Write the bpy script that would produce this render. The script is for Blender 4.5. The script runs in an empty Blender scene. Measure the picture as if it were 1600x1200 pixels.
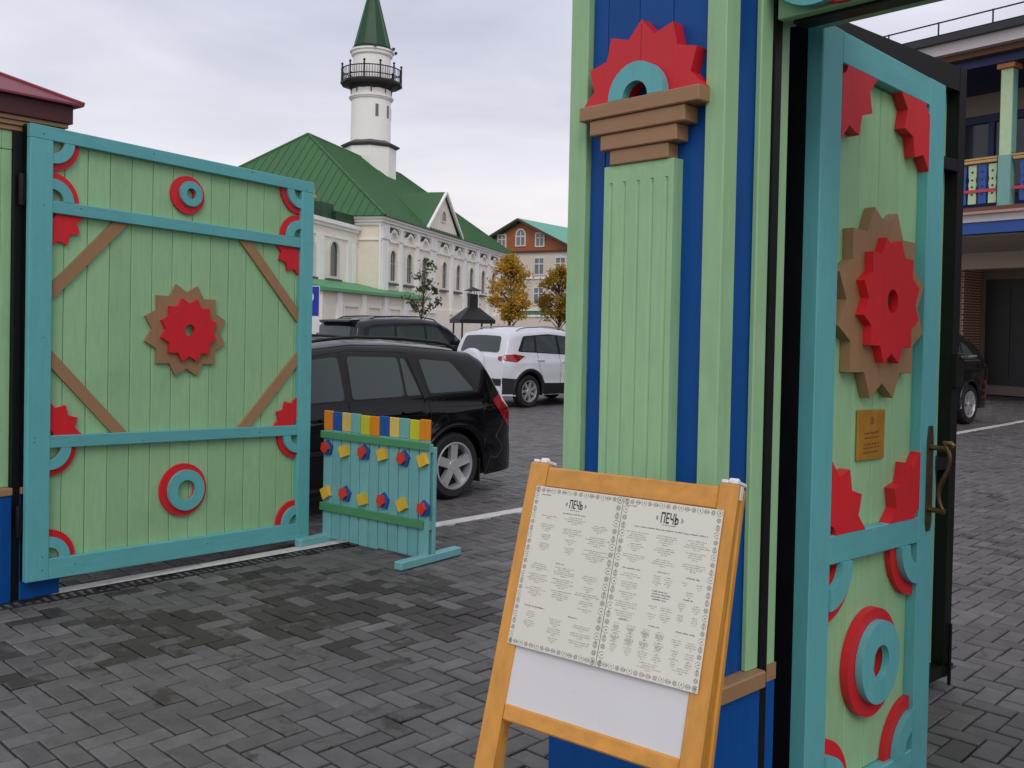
import bpy, bmesh, math, random
from mathutils import Vector, Matrix, noise
random.seed(7)
R = math.radians
SC = bpy.context.scene
COL = SC.collection

# ------------------------------------------------------------------ camera
F_PX, PITCH, ROLL, CAM_H = 1500.0, R(1.07), 0.0205, 1.64
fw = Vector((0, math.cos(PITCH), -math.sin(PITCH)))
r0 = Vector((1, 0, 0)); u0 = r0.cross(fw)
RT = r0 * math.cos(ROLL) + u0 * math.sin(ROLL)
UP = -r0 * math.sin(ROLL) + u0 * math.cos(ROLL)
cam = bpy.data.cameras.new("camera")
cam.sensor_width = 36.0; cam.lens = 36.0 * F_PX / 1600.0
cam.shift_y = -60.0 / 1600.0
cam.clip_start = 0.05; cam.clip_end = 2000.0
camo = bpy.data.objects.new("camera", cam); COL.objects.link(camo)
m3 = Matrix((RT, UP, -fw)).transposed()
camo.matrix_world = Matrix.Translation((0, 0, CAM_H)) @ m3.to_4x4()
SC.camera = camo
SC.render.resolution_x = 1024; SC.render.resolution_y = 768

# ------------------------------------------------------------------ sky, sun, exposure
SUN_EL, SUN_AZ = R(42), R(178)          # azimuth clockwise from +Y: behind the viewer
w = bpy.data.worlds.new("World"); SC.world = w; w.use_nodes = True
nt = w.node_tree; N = nt.nodes; Lk = nt.links; N.clear()
def nd(tree, typ, **kw):
    n = tree.nodes.new(typ)
    for k, v in kw.items(): setattr(n, k, v)
    return n
out = nd(nt, 'ShaderNodeOutputWorld'); bg = nd(nt, 'ShaderNodeBackground')
sky = nd(nt, 'ShaderNodeTexSky', sky_type='NISHITA', sun_disc=False)
sky.sun_elevation = SUN_EL; sky.sun_rotation = SUN_AZ; sky.air_density = 1.2; sky.dust_density = 3.0
tc = nd(nt, 'ShaderNodeTexCoord'); sep = nd(nt, 'ShaderNodeSeparateXYZ')
Lk.new(tc.outputs['Generated'], sep.inputs[0])
# overcast layer: cloud colour by elevation, broken up by two noises
elev = nd(nt, 'ShaderNodeMapRange'); elev.inputs['From Min'].default_value = -0.02; elev.inputs['From Max'].default_value = 1.0
Lk.new(sep.outputs['Z'], elev.inputs['Value'])
ramp = nd(nt, 'ShaderNodeValToRGB'); cr = ramp.color_ramp
cr.elements[0].position = 0.0; cr.elements[0].color = (8.9, 7.9, 7.1, 1)
cr.elements[1].position = 1.0; cr.elements[1].color = (6.6, 6.7, 7.1, 1)
for p, c in ((0.09, (8.6, 8.0, 7.7, 1)), (0.19, (7.0, 6.95, 7.3, 1)), (0.36, (5.9, 6.05, 6.8, 1)), (0.6, (6.4, 6.45, 6.9, 1))):
    e = cr.elements.new(p); e.color = c
Lk.new(elev.outputs[0], ramp.inputs[0])
mp = nd(nt, 'ShaderNodeMapping'); mp.inputs['Scale'].default_value = (1.6, 1.6, 5.5); mp.inputs['Rotation'].default_value = (0, R(9), 0)
Lk.new(tc.outputs['Generated'], mp.inputs[0])
n1 = nd(nt, 'ShaderNodeTexNoise'); n1.inputs['Scale'].default_value = 1.7; n1.inputs['Detail'].default_value = 7; n1.inputs['Roughness'].default_value = 0.52; n1.inputs['Distortion'].default_value = 0.35
Lk.new(mp.outputs[0], n1.inputs['Vector'])
cl = nd(nt, 'ShaderNodeMapRange'); cl.inputs['From Min'].default_value = 0.32; cl.inputs['From Max'].default_value = 0.70
cl.inputs['To Min'].default_value = 0.90; cl.inputs['To Max'].default_value = 1.18
Lk.new(n1.outputs['Fac'], cl.inputs['Value'])
tint = nd(nt, 'ShaderNodeMix', data_type='RGBA'); tint.inputs['A'].default_value = (0.84, 0.88, 1.0, 1); tint.inputs['B'].default_value = (1.10, 1.05, 1.02, 1)
Lk.new(n1.outputs['Fac'], tint.inputs['Factor'])
mul = nd(nt, 'ShaderNodeMix', data_type='RGBA', blend_type='MULTIPLY'); mul.inputs['Factor'].default_value = 1
Lk.new(ramp.outputs[0], mul.inputs['A']); Lk.new(tint.outputs['Result'], mul.inputs['B'])
sc = nd(nt, 'ShaderNodeVectorMath', operation='SCALE'); Lk.new(mul.outputs['Result'], sc.inputs[0]); Lk.new(cl.outputs[0], sc.inputs['Scale'])
mx = nd(nt, 'ShaderNodeMix', data_type='RGBA'); mx.inputs['Factor'].default_value = 0.90
Lk.new(sky.outputs[0], mx.inputs['A']); Lk.new(sc.outputs[0], mx.inputs['B'])
Lk.new(mx.outputs['Result'], bg.inputs['Color']); bg.inputs['Strength'].default_value = 0.118
Lk.new(bg.outputs[0], out.inputs[0])
sl = bpy.data.lights.new("sun", 'SUN'); sl.energy = 0.75; sl.angle = R(25); sl.color = (1.0, 0.96, 0.90)
slo = bpy.data.objects.new("sun", sl); COL.objects.link(slo)
sd = Vector((math.sin(SUN_AZ) * math.cos(SUN_EL), math.cos(SUN_AZ) * math.cos(SUN_EL), math.sin(SUN_EL)))
slo.rotation_euler = sd.to_track_quat('Z', 'Y').to_euler(); slo.location = sd * 60
SC.view_settings.view_transform = 'Standard'; SC.view_settings.look = 'None'
SC.view_settings.exposure = 0.0; SC.view_settings.gamma = 1.0; SC.view_settings.use_curve_mapping = False

# ------------------------------------------------------------------ materials
def s2l(c):
    return tuple((x / 255.0 / 12.92) if x / 255.0 <= 0.04045 else ((x / 255.0 + 0.055) / 1.055) ** 2.4 for x in c)
MATS = {}
def mat(name, rgb, rough=0.5, metal=0.0, var=0.10, scale=6.0, stretch=(1, 1, 1), bump=0.0, bscale=40.0, dirt=0.0, spec=0.5, coat=0.0, world=False):
    """procedural paint / stone / metal: two noises vary the tone, a third gives fine relief"""
    if name in MATS: return MATS[name]
    m = bpy.data.materials.new(name); m.use_nodes = True; t = m.node_tree; t.nodes.clear()
    o = nd(t, 'ShaderNodeOutputMaterial'); b = nd(t, 'ShaderNodeBsdfPrincipled'); t.links.new(b.outputs[0], o.inputs[0])
    c = s2l(rgb)
    b.inputs['Roughness'].default_value = rough; b.inputs['Metallic'].default_value = metal
    b.inputs['Specular IOR Level'].default_value = spec; b.inputs['Coat Weight'].default_value = coat; b.inputs['Coat Roughness'].default_value = 0.06
    if world:
        src = nd(t, 'ShaderNodeNewGeometry').outputs['Position']
    else:
        src = nd(t, 'ShaderNodeTexCoord').outputs['Object']
    mpn = nd(t, 'ShaderNodeMapping'); mpn.inputs['Scale'].default_value = stretch; t.links.new(src, mpn.inputs[0])
    a = nd(t, 'ShaderNodeTexNoise'); a.inputs['Scale'].default_value = scale; a.inputs['Detail'].default_value = 6; a.inputs['Roughness'].default_value = 0.6
    t.links.new(mpn.outputs[0], a.inputs['Vector'])
    mr = nd(t, 'ShaderNodeMapRange'); mr.inputs['From Min'].default_value = 0.3; mr.inputs['From Max'].default_value = 0.7
    mr.inputs['To Min'].default_value = 1 - var; mr.inputs['To Max'].default_value = 1 + var
    t.links.new(a.outputs['Fac'], mr.inputs['Value'])
    vm = nd(t, 'ShaderNodeVectorMath', operation='SCALE'); vm.inputs[0].default_value = c; t.links.new(mr.outputs[0], vm.inputs['Scale'])
    oi = nd(t, 'ShaderNodeObjectInfo'); orr_ = nd(t, 'ShaderNodeMapRange'); orr_.inputs['To Min'].default_value = 0.94; orr_.inputs['To Max'].default_value = 1.05
    t.links.new(oi.outputs['Random'], orr_.inputs['Value']); vm2 = nd(t, 'ShaderNodeVectorMath', operation='SCALE'); t.links.new(vm.outputs[0], vm2.inputs[0]); t.links.new(orr_.outputs[0], vm2.inputs['Scale'])
    col = vm2.outputs[0]
    if dirt > 0:
        d = nd(t, 'ShaderNodeTexNoise'); d.inputs['Scale'].default_value = 2.3; d.inputs['Detail'].default_value = 9; d.inputs['Roughness'].default_value = 0.72
        t.links.new(src, d.inputs['Vector'])
        dr = nd(t, 'ShaderNodeMapRange'); dr.inputs['From Min'].default_value = 0.52; dr.inputs['From Max'].default_value = 0.80
        dr.inputs['To Min'].default_value = 0; dr.inputs['To Max'].default_value = dirt
        t.links.new(d.outputs['Fac'], dr.inputs['Value'])
        mxx = nd(t, 'ShaderNodeMix', data_type='RGBA'); mxx.inputs['B'].default_value = (0.05, 0.045, 0.04, 1)
        t.links.new(dr.outputs[0], mxx.inputs['Factor']); t.links.new(col, mxx.inputs['A']); col = mxx.outputs['Result']
    t.links.new(col, b.inputs['Base Color'])
    rr = nd(t, 'ShaderNodeMapRange'); rr.inputs['To Min'].default_value = max(0.02, rough - 0.10); rr.inputs['To Max'].default_value = min(1, rough + 0.10)
    t.links.new(a.outputs['Fac'], rr.inputs['Value'])
    if metal < 0.5 and rough > 0.2: t.links.new(rr.outputs[0], b.inputs['Roughness'])
    if bump > 0:
        bn = nd(t, 'ShaderNodeTexNoise'); bn.inputs['Scale'].default_value = bscale; bn.inputs['Detail'].default_value = 5
        t.links.new(mpn.outputs[0], bn.inputs['Vector'])
        bp = nd(t, 'ShaderNodeBump'); bp.inputs['Strength'].default_value = bump; bp.inputs['Distance'].default_value = 0.01
        t.links.new(bn.outputs['Fac'], bp.inputs['Height']); t.links.new(bp.outputs[0], b.inputs['Normal'])
    MATS[name] = m; return m
WOODV = dict(stretch=(7, 7, 0.8), bump=0.05, bscale=22, var=0.065, dirt=0.22)
WOODH = dict(stretch=(0.8, 7, 7), bump=0.05, bscale=22, var=0.065, dirt=0.22)
green_p = mat('pale_green_paint', (154, 197, 149), 0.55, **WOODV)
green_h = mat('pale_green_paint_beam', (154, 197, 149), 0.55, **WOODH)
teal_p = mat('teal_paint', (98, 176, 180), 0.5, **WOODV)
teal_h = mat('teal_paint_rail', (98, 176, 180), 0.5, **WOODH)
red_p = mat('red_paint', (214, 28, 40), 0.5, **WOODV)
brown_p = mat('brown_paint', (160, 123, 88), 0.55, **WOODV)
brown_h = mat('brown_paint_moulding', (160, 123, 88), 0.55, **WOODH)
blue_p = mat('deep_blue_paint', (0, 76, 150), 0.5, spec=0.3, **WOODV)
black_steel = mat('black_steel', (14, 13, 15), 0.5, 0.0, spec=0.3, var=0.15, bump=0.05, dirt=0.1)
dark_void = mat('dark_plastic', (14, 14, 16), 0.7, var=0.1)
pine = mat('varnished_pine', (214, 150, 62), 0.38, stretch=(5, 5, 0.7), bump=0.06, bscale=18, var=0.16, scale=7, coat=0.15)
pine_h = mat('varnished_pine_rail', (214, 150, 62), 0.38, stretch=(0.7, 5, 5), bump=0.06, bscale=18, var=0.16, scale=7, coat=0.15)
white_pl = mat('white_laminate', (224, 224, 226), 0.3, var=0.02)
paper = mat('menu_paper', (226, 223, 210), 0.55, var=0.025, scale=3)
ink = mat('printing_ink', (122, 120, 109), 0.7, var=0.05)
ink_d = mat('printing_ink_bold', (50, 49, 44), 0.7, var=0.05)
white_pc = mat('white_plastic', (235, 235, 235), 0.35, var=0.03)
brass = mat('aged_brass', (120, 98, 66), 0.35, 0.9, var=0.2, scale=30)
plaque_m = mat('brass_plaque_face', (196, 140, 50), 0.4, 0.35, var=0.1, scale=20)
plaque_i = mat('engraving', (110, 70, 30), 0.6, var=0.1)
steel = mat('zinc_steel', (110, 110, 112), 0.4, 0.8, var=0.2)
concrete = mat('pale_concrete', (206, 204, 200), 0.8, var=0.14, scale=14, bump=0.3, bscale=120, dirt=0.35, world=True)
cast_iron = mat('cast_iron', (40, 39, 40), 0.6, 0.3, var=0.2, scale=20)

# ------------------------------------------------------------------ mesh helpers
class MB:
    def __init__(s): s.v = []; s.f = []; s.mi = []
    def add(s, vs, fs, mi=0):
        o = len(s.v); s.v += [tuple(p) for p in vs]; s.f += [tuple(i + o for i in f) for f in fs]; s.mi += [mi] * len(fs); return s
    def box(s, x0, x1, y0, y1, z0, z1, c=0.0, mi=0):
        if c <= 0:
            vs = [(x, y, z) for x in (x0, x1) for y in (y0, y1) for z in (z0, z1)]
            return s.add(vs, [(0, 1, 3, 2), (4, 6, 7, 5), (0, 4, 5, 1), (2, 3, 7, 6), (0, 2, 6, 4), (1, 5, 7, 3)], mi)
        c = min(c, (x1 - x0) / 2.01, (y1 - y0) / 2.01, (z1 - z0) / 2.01)
        vs = []; ix = {}
        X = (x0, x1); Y = (y0, y1); Z = (z0, z1)
        for a in (0, 1):
            for b in (0, 1):
                for d in (0, 1):
                    p = (X[a], Y[b], Z[d]); sg = (1 if a else -1, 1 if b else -1, 1 if d else -1)
                    for ax in range(3):
                        q = [p[k] - (c * sg[k] if k != ax else 0) for k in range(3)]
                        ix[(a, b, d, ax)] = len(vs); vs.append(tuple(q))
        fs = []
        for ax in range(3):
            o1, o2 = [k for k in range(3) if k != ax]
            for sgn in (0, 1):
                f = []
                for (p, q) in ((0, 0), (1, 0), (1, 1), (0, 1)):
                    k = [0, 0, 0]; k[ax] = sgn; k[o1] = p; k[o2] = q; f.append(ix[(*k, ax)])
                fs.append(f)
            for p in (0, 1):
                for q in (0, 1):
                    k0 = [0, 0, 0]; k0[o1] = p; k0[o2] = q; k1 = list(k0); k1[ax] = 1
                    fs.append((ix[(*k0, o1)], ix[(*k1, o1)], ix[(*k1, o2)], ix[(*k0, o2)]))
        for a in (0, 1):
            for b in (0, 1):
                for d in (0, 1): fs.append((ix[(a, b, d, 0)], ix[(a, b, d, 1)], ix[(a, b, d, 2)]))
        return s.add(vs, fs, mi)
    def prism(s, poly, y0, y1, mi=0):
        n = len(poly)
        vs = [(x, y0, z) for x, z in poly] + [(x, y1, z) for x, z in poly]
        fs = [tuple(range(n)), tuple(range(2 * n - 1, n - 1, -1))] + [(i, (i + 1) % n, n + (i + 1) % n, n + i) for i in range(n)]
        return s.add(vs, fs, mi)
    def ring(s, outer, inner, y0, y1, closed=True, mi=0):
        n = len(outer); vs = []
        for y in (y0, y1):
            vs += [(x, y, z) for x, z in outer] + [(x, y, z) for x, z in inner]
        fs = []
        for i in range(n if closed else n - 1):
            j = (i + 1) % n
            fs += [(i, j, n + j, n + i), (2 * n + i, 3 * n + i, 3 * n + j, 2 * n + j), (i, 2 * n + i, 2 * n + j, j), (n + i, n + j, 3 * n + j, 3 * n + i)]
        if not closed:
            for i in (0, n - 1): fs.append((i, n + i, 3 * n + i, 2 * n + i))
        return s.add(vs, fs, mi)
    def tube(s, pts, r, seg=8, cap=True, mi=0):
        pts = [Vector(p) for p in pts]; n = len(pts); rs = r if isinstance(r, (list, tuple)) else [r] * n
        vs = []; prev = None
        for i, p in enumerate(pts):
            d = (pts[min(i + 1, n - 1)] - pts[max(i - 1, 0)]).normalized()
            if prev is None:
                a = d.orthogonal().normalized()
            else:
                a = (prev - d * prev.dot(d)).normalized()
            prev = a; b = d.cross(a)
            for k in range(seg):
                t = 2 * math.pi * k / seg; vs.append(p + (a * math.cos(t) + b * math.sin(t)) * rs[i])
        fs = [(i * seg + k, i * seg + (k + 1) % seg, (i + 1) * seg + (k + 1) % seg, (i + 1) * seg + k) for i in range(n - 1) for k in range(seg)]
        if cap: fs += [tuple(range(seg - 1, -1, -1)), tuple(range((n - 1) * seg, n * seg))]
        return s.add(vs, fs, mi)
    def lathe(s, prof, seg=24, c=(0, 0, 0), axis='z', closed=False, a0=0.0, mi=0):
        vs = []
        for r, h in prof:
            for k in range(seg):
                t = 2 * math.pi * k / seg + a0; x, y = r * math.cos(t), r * math.sin(t)
                vs.append({'z': (c[0] + x, c[1] + y, c[2] + h), 'y': (c[0] + x, c[1] + h, c[2] + y), 'x': (c[0] + h, c[1] + x, c[2] + y)}[axis])
        n = len(prof); fs = []
        for i in range(n if closed else n - 1):
            j = (i + 1) % n
            fs += [(i * seg + k, i * seg + (k + 1) % seg, j * seg + (k + 1) % seg, j * seg + k) for k in range(seg)]
        if not closed: fs += [tuple(range(seg - 1, -1, -1)), tuple(range((n - 1) * seg, n * seg))]
        return s.add(vs, fs, mi)
    def map(s, fn): s.v = [tuple(fn(p)) for p in s.v]; return s
    def build(s, name, m, parent=None, smooth=False, loc=(0, 0, 0), rz=0.0, fix=True):
        me = bpy.data.meshes.new(name); me.from_pydata(s.v, [], s.f); 
        ms = m if isinstance(m, (list, tuple)) else [m]
        for q in ms: me.materials.append(q)
        if len(ms) > 1: me.polygons.foreach_set('material_index', s.mi)
        if fix:
            bm = bmesh.new(); bm.from_mesh(me); bmesh.ops.recalc_face_normals(bm, faces=bm.faces); bm.to_mesh(me); bm.free()
        if smooth: me.polygons.foreach_set('use_smooth', [True] * len(me.polygons))
        me.update()
        o = bpy.data.objects.new(name, me); COL.objects.link(o); o.location = loc; o.rotation_euler = (0, 0, rz)
        if parent is not None: o.parent = parent
        return o
def thing(name, label, cat, loc=(0, 0, 0), rz=0.0, group=None):
    o = bpy.data.objects.new(name, None); o.empty_display_size = 0.2; COL.objects.link(o)
    o.location = loc; o.rotation_euler = (0, 0, rz); o['label'] = label; o['category'] = cat
    if group: o['group'] = group
    return o
def tag(o, label, cat, group=None):
    o['label'] = label; o['category'] = cat
    if group: o['group'] = group
    return o
def struct(o): o['kind'] = 'structure'; return o
def head(a): return R(90 - a)            # heading a (degrees clockwise from +Y) -> rotation of local x
def smooth_by_angle(o, deg=35):
    bm = bmesh.new(); bm.from_mesh(o.data)
    for e in bm.edges:
        if len(e.link_faces) == 2 and e.calc_face_angle(0) > R(deg): e.smooth = False
    for f in bm.faces: f.smooth = True
    bm.to_mesh(o.data); bm.free()
def circ(cx, cz, r, n=32, a0=0.0, a1=360.0):
    full = abs(a1 - a0) >= 360; k = n if full else n - 1
    return [(cx + r * math.cos(R(a0 + (a1 - a0) * i / k)), cz + r * math.sin(R(a0 + (a1 - a0) * i / k))) for i in range(n)]
def star(cx, cz, r, a0=0.0, a1=360.0, tip0=0.0, n=12):
    """outline of an n-pointed saw-tooth rosette between two angles"""
    step = 180.0 / n; out = []; k = int(round((a1 - a0) / step)); full = abs(a1 - a0) >= 360
    for i in range(k if full else k + 1):
        a = a0 + i * step; tip = int(round((a - tip0) / step)) % 2 == 0
        rr = r if tip else r * 0.81
        out.append((cx + rr * math.cos(R(a)), cz + rr * math.sin(R(a))))
    return out
# ------------------------------------------------------------------ ground, pavers, kerb, drain
def paver_material(name, rotate=44.2, brick=False):
    m = bpy.data.materials.new(name); m.use_nodes = True; t = m.node_tree; t.nodes.clear(); L = t.links
    o = nd(t, 'ShaderNodeOutputMaterial'); b = nd(t, 'ShaderNodeBsdfPrincipled'); L.new(b.outputs[0], o.inputs[0])
    g = nd(t, 'ShaderNodeNewGeometry')
    tone_g = nd(t, 'ShaderNodeAttribute', attribute_name='tone'); tone_o = nd(t, 'ShaderNodeAttribute', attribute_name='tone', attribute_type='OBJECT')
    wet_g = nd(t, 'ShaderNodeAttribute', attribute_name='wet'); wet_o = nd(t, 'ShaderNodeAttribute', attribute_name='wet', attribute_type='OBJECT')
    def mth(op, a, bb):
        n = nd(t, 'ShaderNodeMath', operation=op)
        for i, q in enumerate((a, bb)):
            if isinstance(q, (int, float)): n.inputs[i].default_value = q
            else: L.new(q, n.inputs[i])
        return n.outputs[0]
    tone = mth('ADD', tone_g.outputs['Fac'], tone_o.outputs['Fac']); wet = mth('ADD', wet_g.outputs['Fac'], wet_o.outputs['Fac'])
    def noi(scale, det=6, rough=0.6):
        n = nd(t, 'ShaderNodeTexNoise'); n.inputs['Scale'].default_value = scale; n.inputs['Detail'].default_value = det; n.inputs['Roughness'].default_value = rough
        L.new(g.outputs['Position'], n.inputs['Vector']); return n.outputs['Fac']
    def mr(v, a, bb, c, d):
        n = nd(t, 'ShaderNodeMapRange'); n.inputs['From Min'].default_value = a; n.inputs['From Max'].default_value = bb
        n.inputs['To Min'].default_value = c; n.inputs['To Max'].default_value = d; L.new(v, n.inputs['Value']); return n.outputs[0]
    fine = noi(60, 4); mid = noi(7, 8, 0.68); big = noi(0.7, 4)
    # wetness: the paver's own value broken up inside by a noise
    wv = mth('ADD', wet, mth('MULTIPLY', mth('SUBTRACT', mid, 0.5), 0.95))
    wf = mr(wv, 0.42, 0.54, 0.0, 1.0)
    k = mth('MULTIPLY', mth('ADD', 0.66, mth('MULTIPLY', tone, 0.68)), mth('MULTIPLY', mr(mid, 0.25, 0.75, 0.66, 1.36), mth('MULTIPLY', mr(fine, 0.2, 0.8, 0.86, 1.14), mr(big, 0.3, 0.7, 0.9, 1.1))))
    k = mth('MULTIPLY', k, mth('SUBTRACT', 1.0, mth('MULTIPLY', wf, 0.45)))
    c = nd(t, 'ShaderNodeMix', data_type='RGBA'); c.inputs['A'].default_value = (0.110, 0.103, 0.100, 1); c.inputs['B'].default_value = (0.066, 0.053, 0.046, 1)
    L.new(wf, c.inputs['Factor'])
    v = nd(t, 'ShaderNodeVectorMath', operation='SCALE'); L.new(c.outputs['Result'], v.inputs[0]); L.new(k, v.inputs['Scale'])
    col = v.outputs[0]
    # pale mortar / lime smears on a few blocks
    sm = mr(noi(4.3, 9, 0.75), 0.62, 0.72, 0.0, 0.42)
    m2 = nd(t, 'ShaderNodeMix', data_type='RGBA'); m2.inputs['B'].default_value = (0.30, 0.285, 0.28, 1); L.new(sm, m2.inputs['Factor']); L.new(col, m2.inputs['A']); col = m2.outputs['Result']
    bp = nd(t, 'ShaderNodeBump'); bp.inputs['Strength'].default_value = 0.35; bp.inputs['Distance'].default_value = 0.004; L.new(noi(140, 3), bp.inputs['Height'])
    if brick:
        mp_ = nd(t, 'ShaderNodeMapping'); mp_.inputs['Rotation'].default_value = (0, 0, R(rotate)); L.new(g.outputs['Position'], mp_.inputs[0])
        br = nd(t, 'ShaderNodeTexBrick'); br.inputs['Scale'].default_value = 1.0; br.inputs['Brick Width'].default_value = 0.2; br.inputs['Row Height'].default_value = 0.1; br.inputs['Mortar Size'].default_value = 0.006
        br.inputs['Color1'].default_value = (0.8, 0.8, 0.8, 1); br.inputs['Color2'].default_value = (1.1, 1.1, 1.1, 1); br.inputs['Mortar'].default_value = (0.3, 0.3, 0.3, 1)
        L.new(mp_.outputs[0], br.inputs['Vector'])
        m3_ = nd(t, 'ShaderNodeMix', data_type='RGBA', blend_type='MULTIPLY'); m3_.inputs['Factor'].default_value = 1; L.new(col, m3_.inputs['A']); L.new(br.outputs['Color'], m3_.inputs['B']); col = m3_.outputs['Result']
    L.new(col, b.inputs['Base Color']); L.new(bp.outputs[0], b.inputs['Normal'])
    L.new(mth('SUBTRACT', mr(mid, 0.2, 0.8, 0.50, 0.66), mth('MULTIPLY', wf, 0.02)), b.inputs['Roughness'])
    b.inputs['Specular IOR Level'].default_value = 0.5
    return m
pav_m = paver_material('grey_concrete_paver'); pav_far = paver_material('grey_paving_far', brick=True)
sand_m = mat('joint_sand', (22, 21, 20), 0.9, var=0.3, scale=20, bump=0.4, bscale=150, world=True)
g = MB(); g.add([(-450, -40, -0.03), (450, -40, -0.03), (450, 700, -0.03), (-450, 700, -0.03)], [(0, 1, 2, 3)])
struct(g.build('ground', pav_far))
AX = 44.2; ux = Vector((math.sin(R(AX)), math.cos(R(AX)))); vx = Vector((math.cos(R(AX)), -math.sin(R(AX))))   # along / across the kerb (across = towards the viewer)
K0 = Vector((-2.712, 5.725))
def kpt(s, d): return K0 + ux * s + vx * d
pavement = MB(); PAV_END = 25.0
pavement.add([(-2.6, 0.9, -0.016), (2.6, 0.9, -0.016), (0.66 * PAV_END + 1, PAV_END, -0.016), (-0.66 * PAV_END - 1, PAV_END, -0.016)], [(0, 1, 2, 3)])
pavement = struct(pavement.build('pavement', sand_m))
def project(p):
    d = Vector(p) - Vector((0, 0, CAM_H)); z = d.dot(fw)
    return (800 + F_PX * d.dot(RT) / z, 540.0 - F_PX * d.dot(UP) / z, z)
CELL = 0.103; GAP = 0.0085; rp = random.Random(3)
pl = []
for a in range(-140, 290):
    for b in range(-330, 210):
        c = (a - b) % 4
        if c not in (0, 3): continue
        if c == 0: s0, d0, hor = (a + 1) * CELL, (b + 0.5) * CELL, True
        else: s0, d0, hor = (a + 0.5) * CELL, (b + 1) * CELL, False
        p = kpt(s0, d0)
        if p.y < 1.2 or p.y > PAV_END or abs(p.x) > 0.62 * p.y + 0.9: continue
        if abs(d0) < 0.035: continue
        pl.append((p.x, p.y, hor))
def wetness(x, y):
    v = 0.46 * math.exp(-(((x + 1.4) / 1.5) ** 2 + ((y - 5.35) / 0.85) ** 2)) + 0.15 * math.exp(-(((x + 0.45) / 0.6) ** 2 + ((y - 6.2) / 0.8) ** 2))
    return v + 0.10 + 0.36 * noise.noise(Vector((x * 1.7, y * 1.7, 2.0))) + rp.uniform(-0.27, 0.25)
vis = []
for i, (x, y, hor) in enumerate(pl):
    q = project((x, y, 0))
    if -20 < q[0] < 1620 and q[1] < 1215 and not (880 < q[0] < 1480 and q[1] > 1020): vis.append((q[2], i))
vis.sort(); near = set(i for _, i in vis[:300])
def paver_geo(mb, L_, W_):
    c = 0.005; t = 0.0
    x0, x1, y0, y1 = -L_ / 2, L_ / 2, -W_ / 2, W_ / 2
    vs = [(x0, y0, -0.02), (x1, y0, -0.02), (x1, y1, -0.02), (x0, y1, -0.02), (x0, y0, t - c * 0.8), (x1, y0, t - c * 0.8), (x1, y1, t - c * 0.8), (x0, y1, t - c * 0.8),
          (x0 + c, y0 + c, t), (x1 - c, y0 + c, t), (x1 - c, y1 - c, t), (x0 + c, y1 - c, t)]
    fs = [(0, 1, 5, 4), (1, 2, 6, 5), (2, 3, 7, 6), (3, 0, 4, 7), (4, 5, 9, 8), (5, 6, 10, 9), (6, 7, 11, 10), (7, 4, 8, 11), (8, 9, 10, 11)]
    return vs, fs
pv, pf = paver_geo(None, 2 * CELL - GAP, CELL - GAP)
pm = MB(); pm.add(pv, pf); proto = pm.build('paver', pav_m, fix=False); pmesh = proto.data
first = True; V = []; Fc = []; tones = []; wets = []
for i, (x, y, hor) in enumerate(pl):
    rz = head(AX) if hor else head(AX) + R(90)
    rz += R(rp.uniform(-0.8, 0.8)); dz = rp.uniform(-0.0045, 0.0015); tx, ty = R(rp.gauss(0, 0.7)), R(rp.gauss(0, 0.45))
    tn = max(0.0, min(1.0, rp.gauss(0.5, 0.22))); wt = wetness(x, y)
    if i in near:
        if first: o = proto; first = False
        else: o = proto.copy(); COL.objects.link(o)
        o.parent = pavement; o.location = (x, y, dz); o.rotation_euler = (tx, ty, rz); o['tone'] = tn; o['wet'] = wt
    else:
        M = Matrix.Translation((x, y, dz)) @ Matrix.Rotation(rz, 4, 'Z') @ Matrix.Rotation(tx, 4, 'X')
        n0 = len(V); V += [tuple(M @ Vector(p)) for p in pv]; Fc += [tuple(k + n0 for k in f) for f in pf]
        tones += [tn] * len(pv); wets += [wt] * len(pv)
me = bpy.data.meshes.new('pavers'); me.from_pydata(V, [], Fc); me.materials.append(pav_m)
at_ = me.attributes.new('tone', 'FLOAT', 'POINT'); at_.data.foreach_set('value', tones)
at_ = me.attributes.new('wet', 'FLOAT', 'POINT'); at_.data.foreach_set('value', wets); me.update()
po = bpy.data.objects.new('pavers', me); COL.objects.link(po); po.parent = pavement; po['kind'] = 'stuff'

def kerb(name, L_, s_off, d_off, wdt, piece, z=0.006):
    k = struct(bpy.data.objects.new(name, None)); COL.objects.link(k)
    p = kpt(s_off, d_off); k.location = (p.x, p.y, 0); k.rotation_euler = (0, 0, head(AX))
    n = int(L_ / piece); rk = random.Random(int(L_ * 10))
    mb = MB(); mb.box(0.003, piece - 0.003, -wdt / 2, wdt / 2, -0.03, 0, c=0.006); o0 = mb.build('kerb_stone', concrete, k)
    for i in range(n):
        o = o0 if i == 0 else o0.copy()
        if i: COL.objects.link(o)
        o.parent = k; o.location = (i * piece, rk.uniform(-0.003, 0.003), z + rk.uniform(-0.002, 0.002)); o.rotation_euler = (0, 0, R(rk.uniform(-0.15, 0.15)))
    return k
kerb('kerb_strip', 24.0, -0.05, 0.0, 0.115, 1.0)
kerb('kerb_strip_far', 30.0, 6.0, -11.55 + 0.35, 0.115, 1.0)
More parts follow.
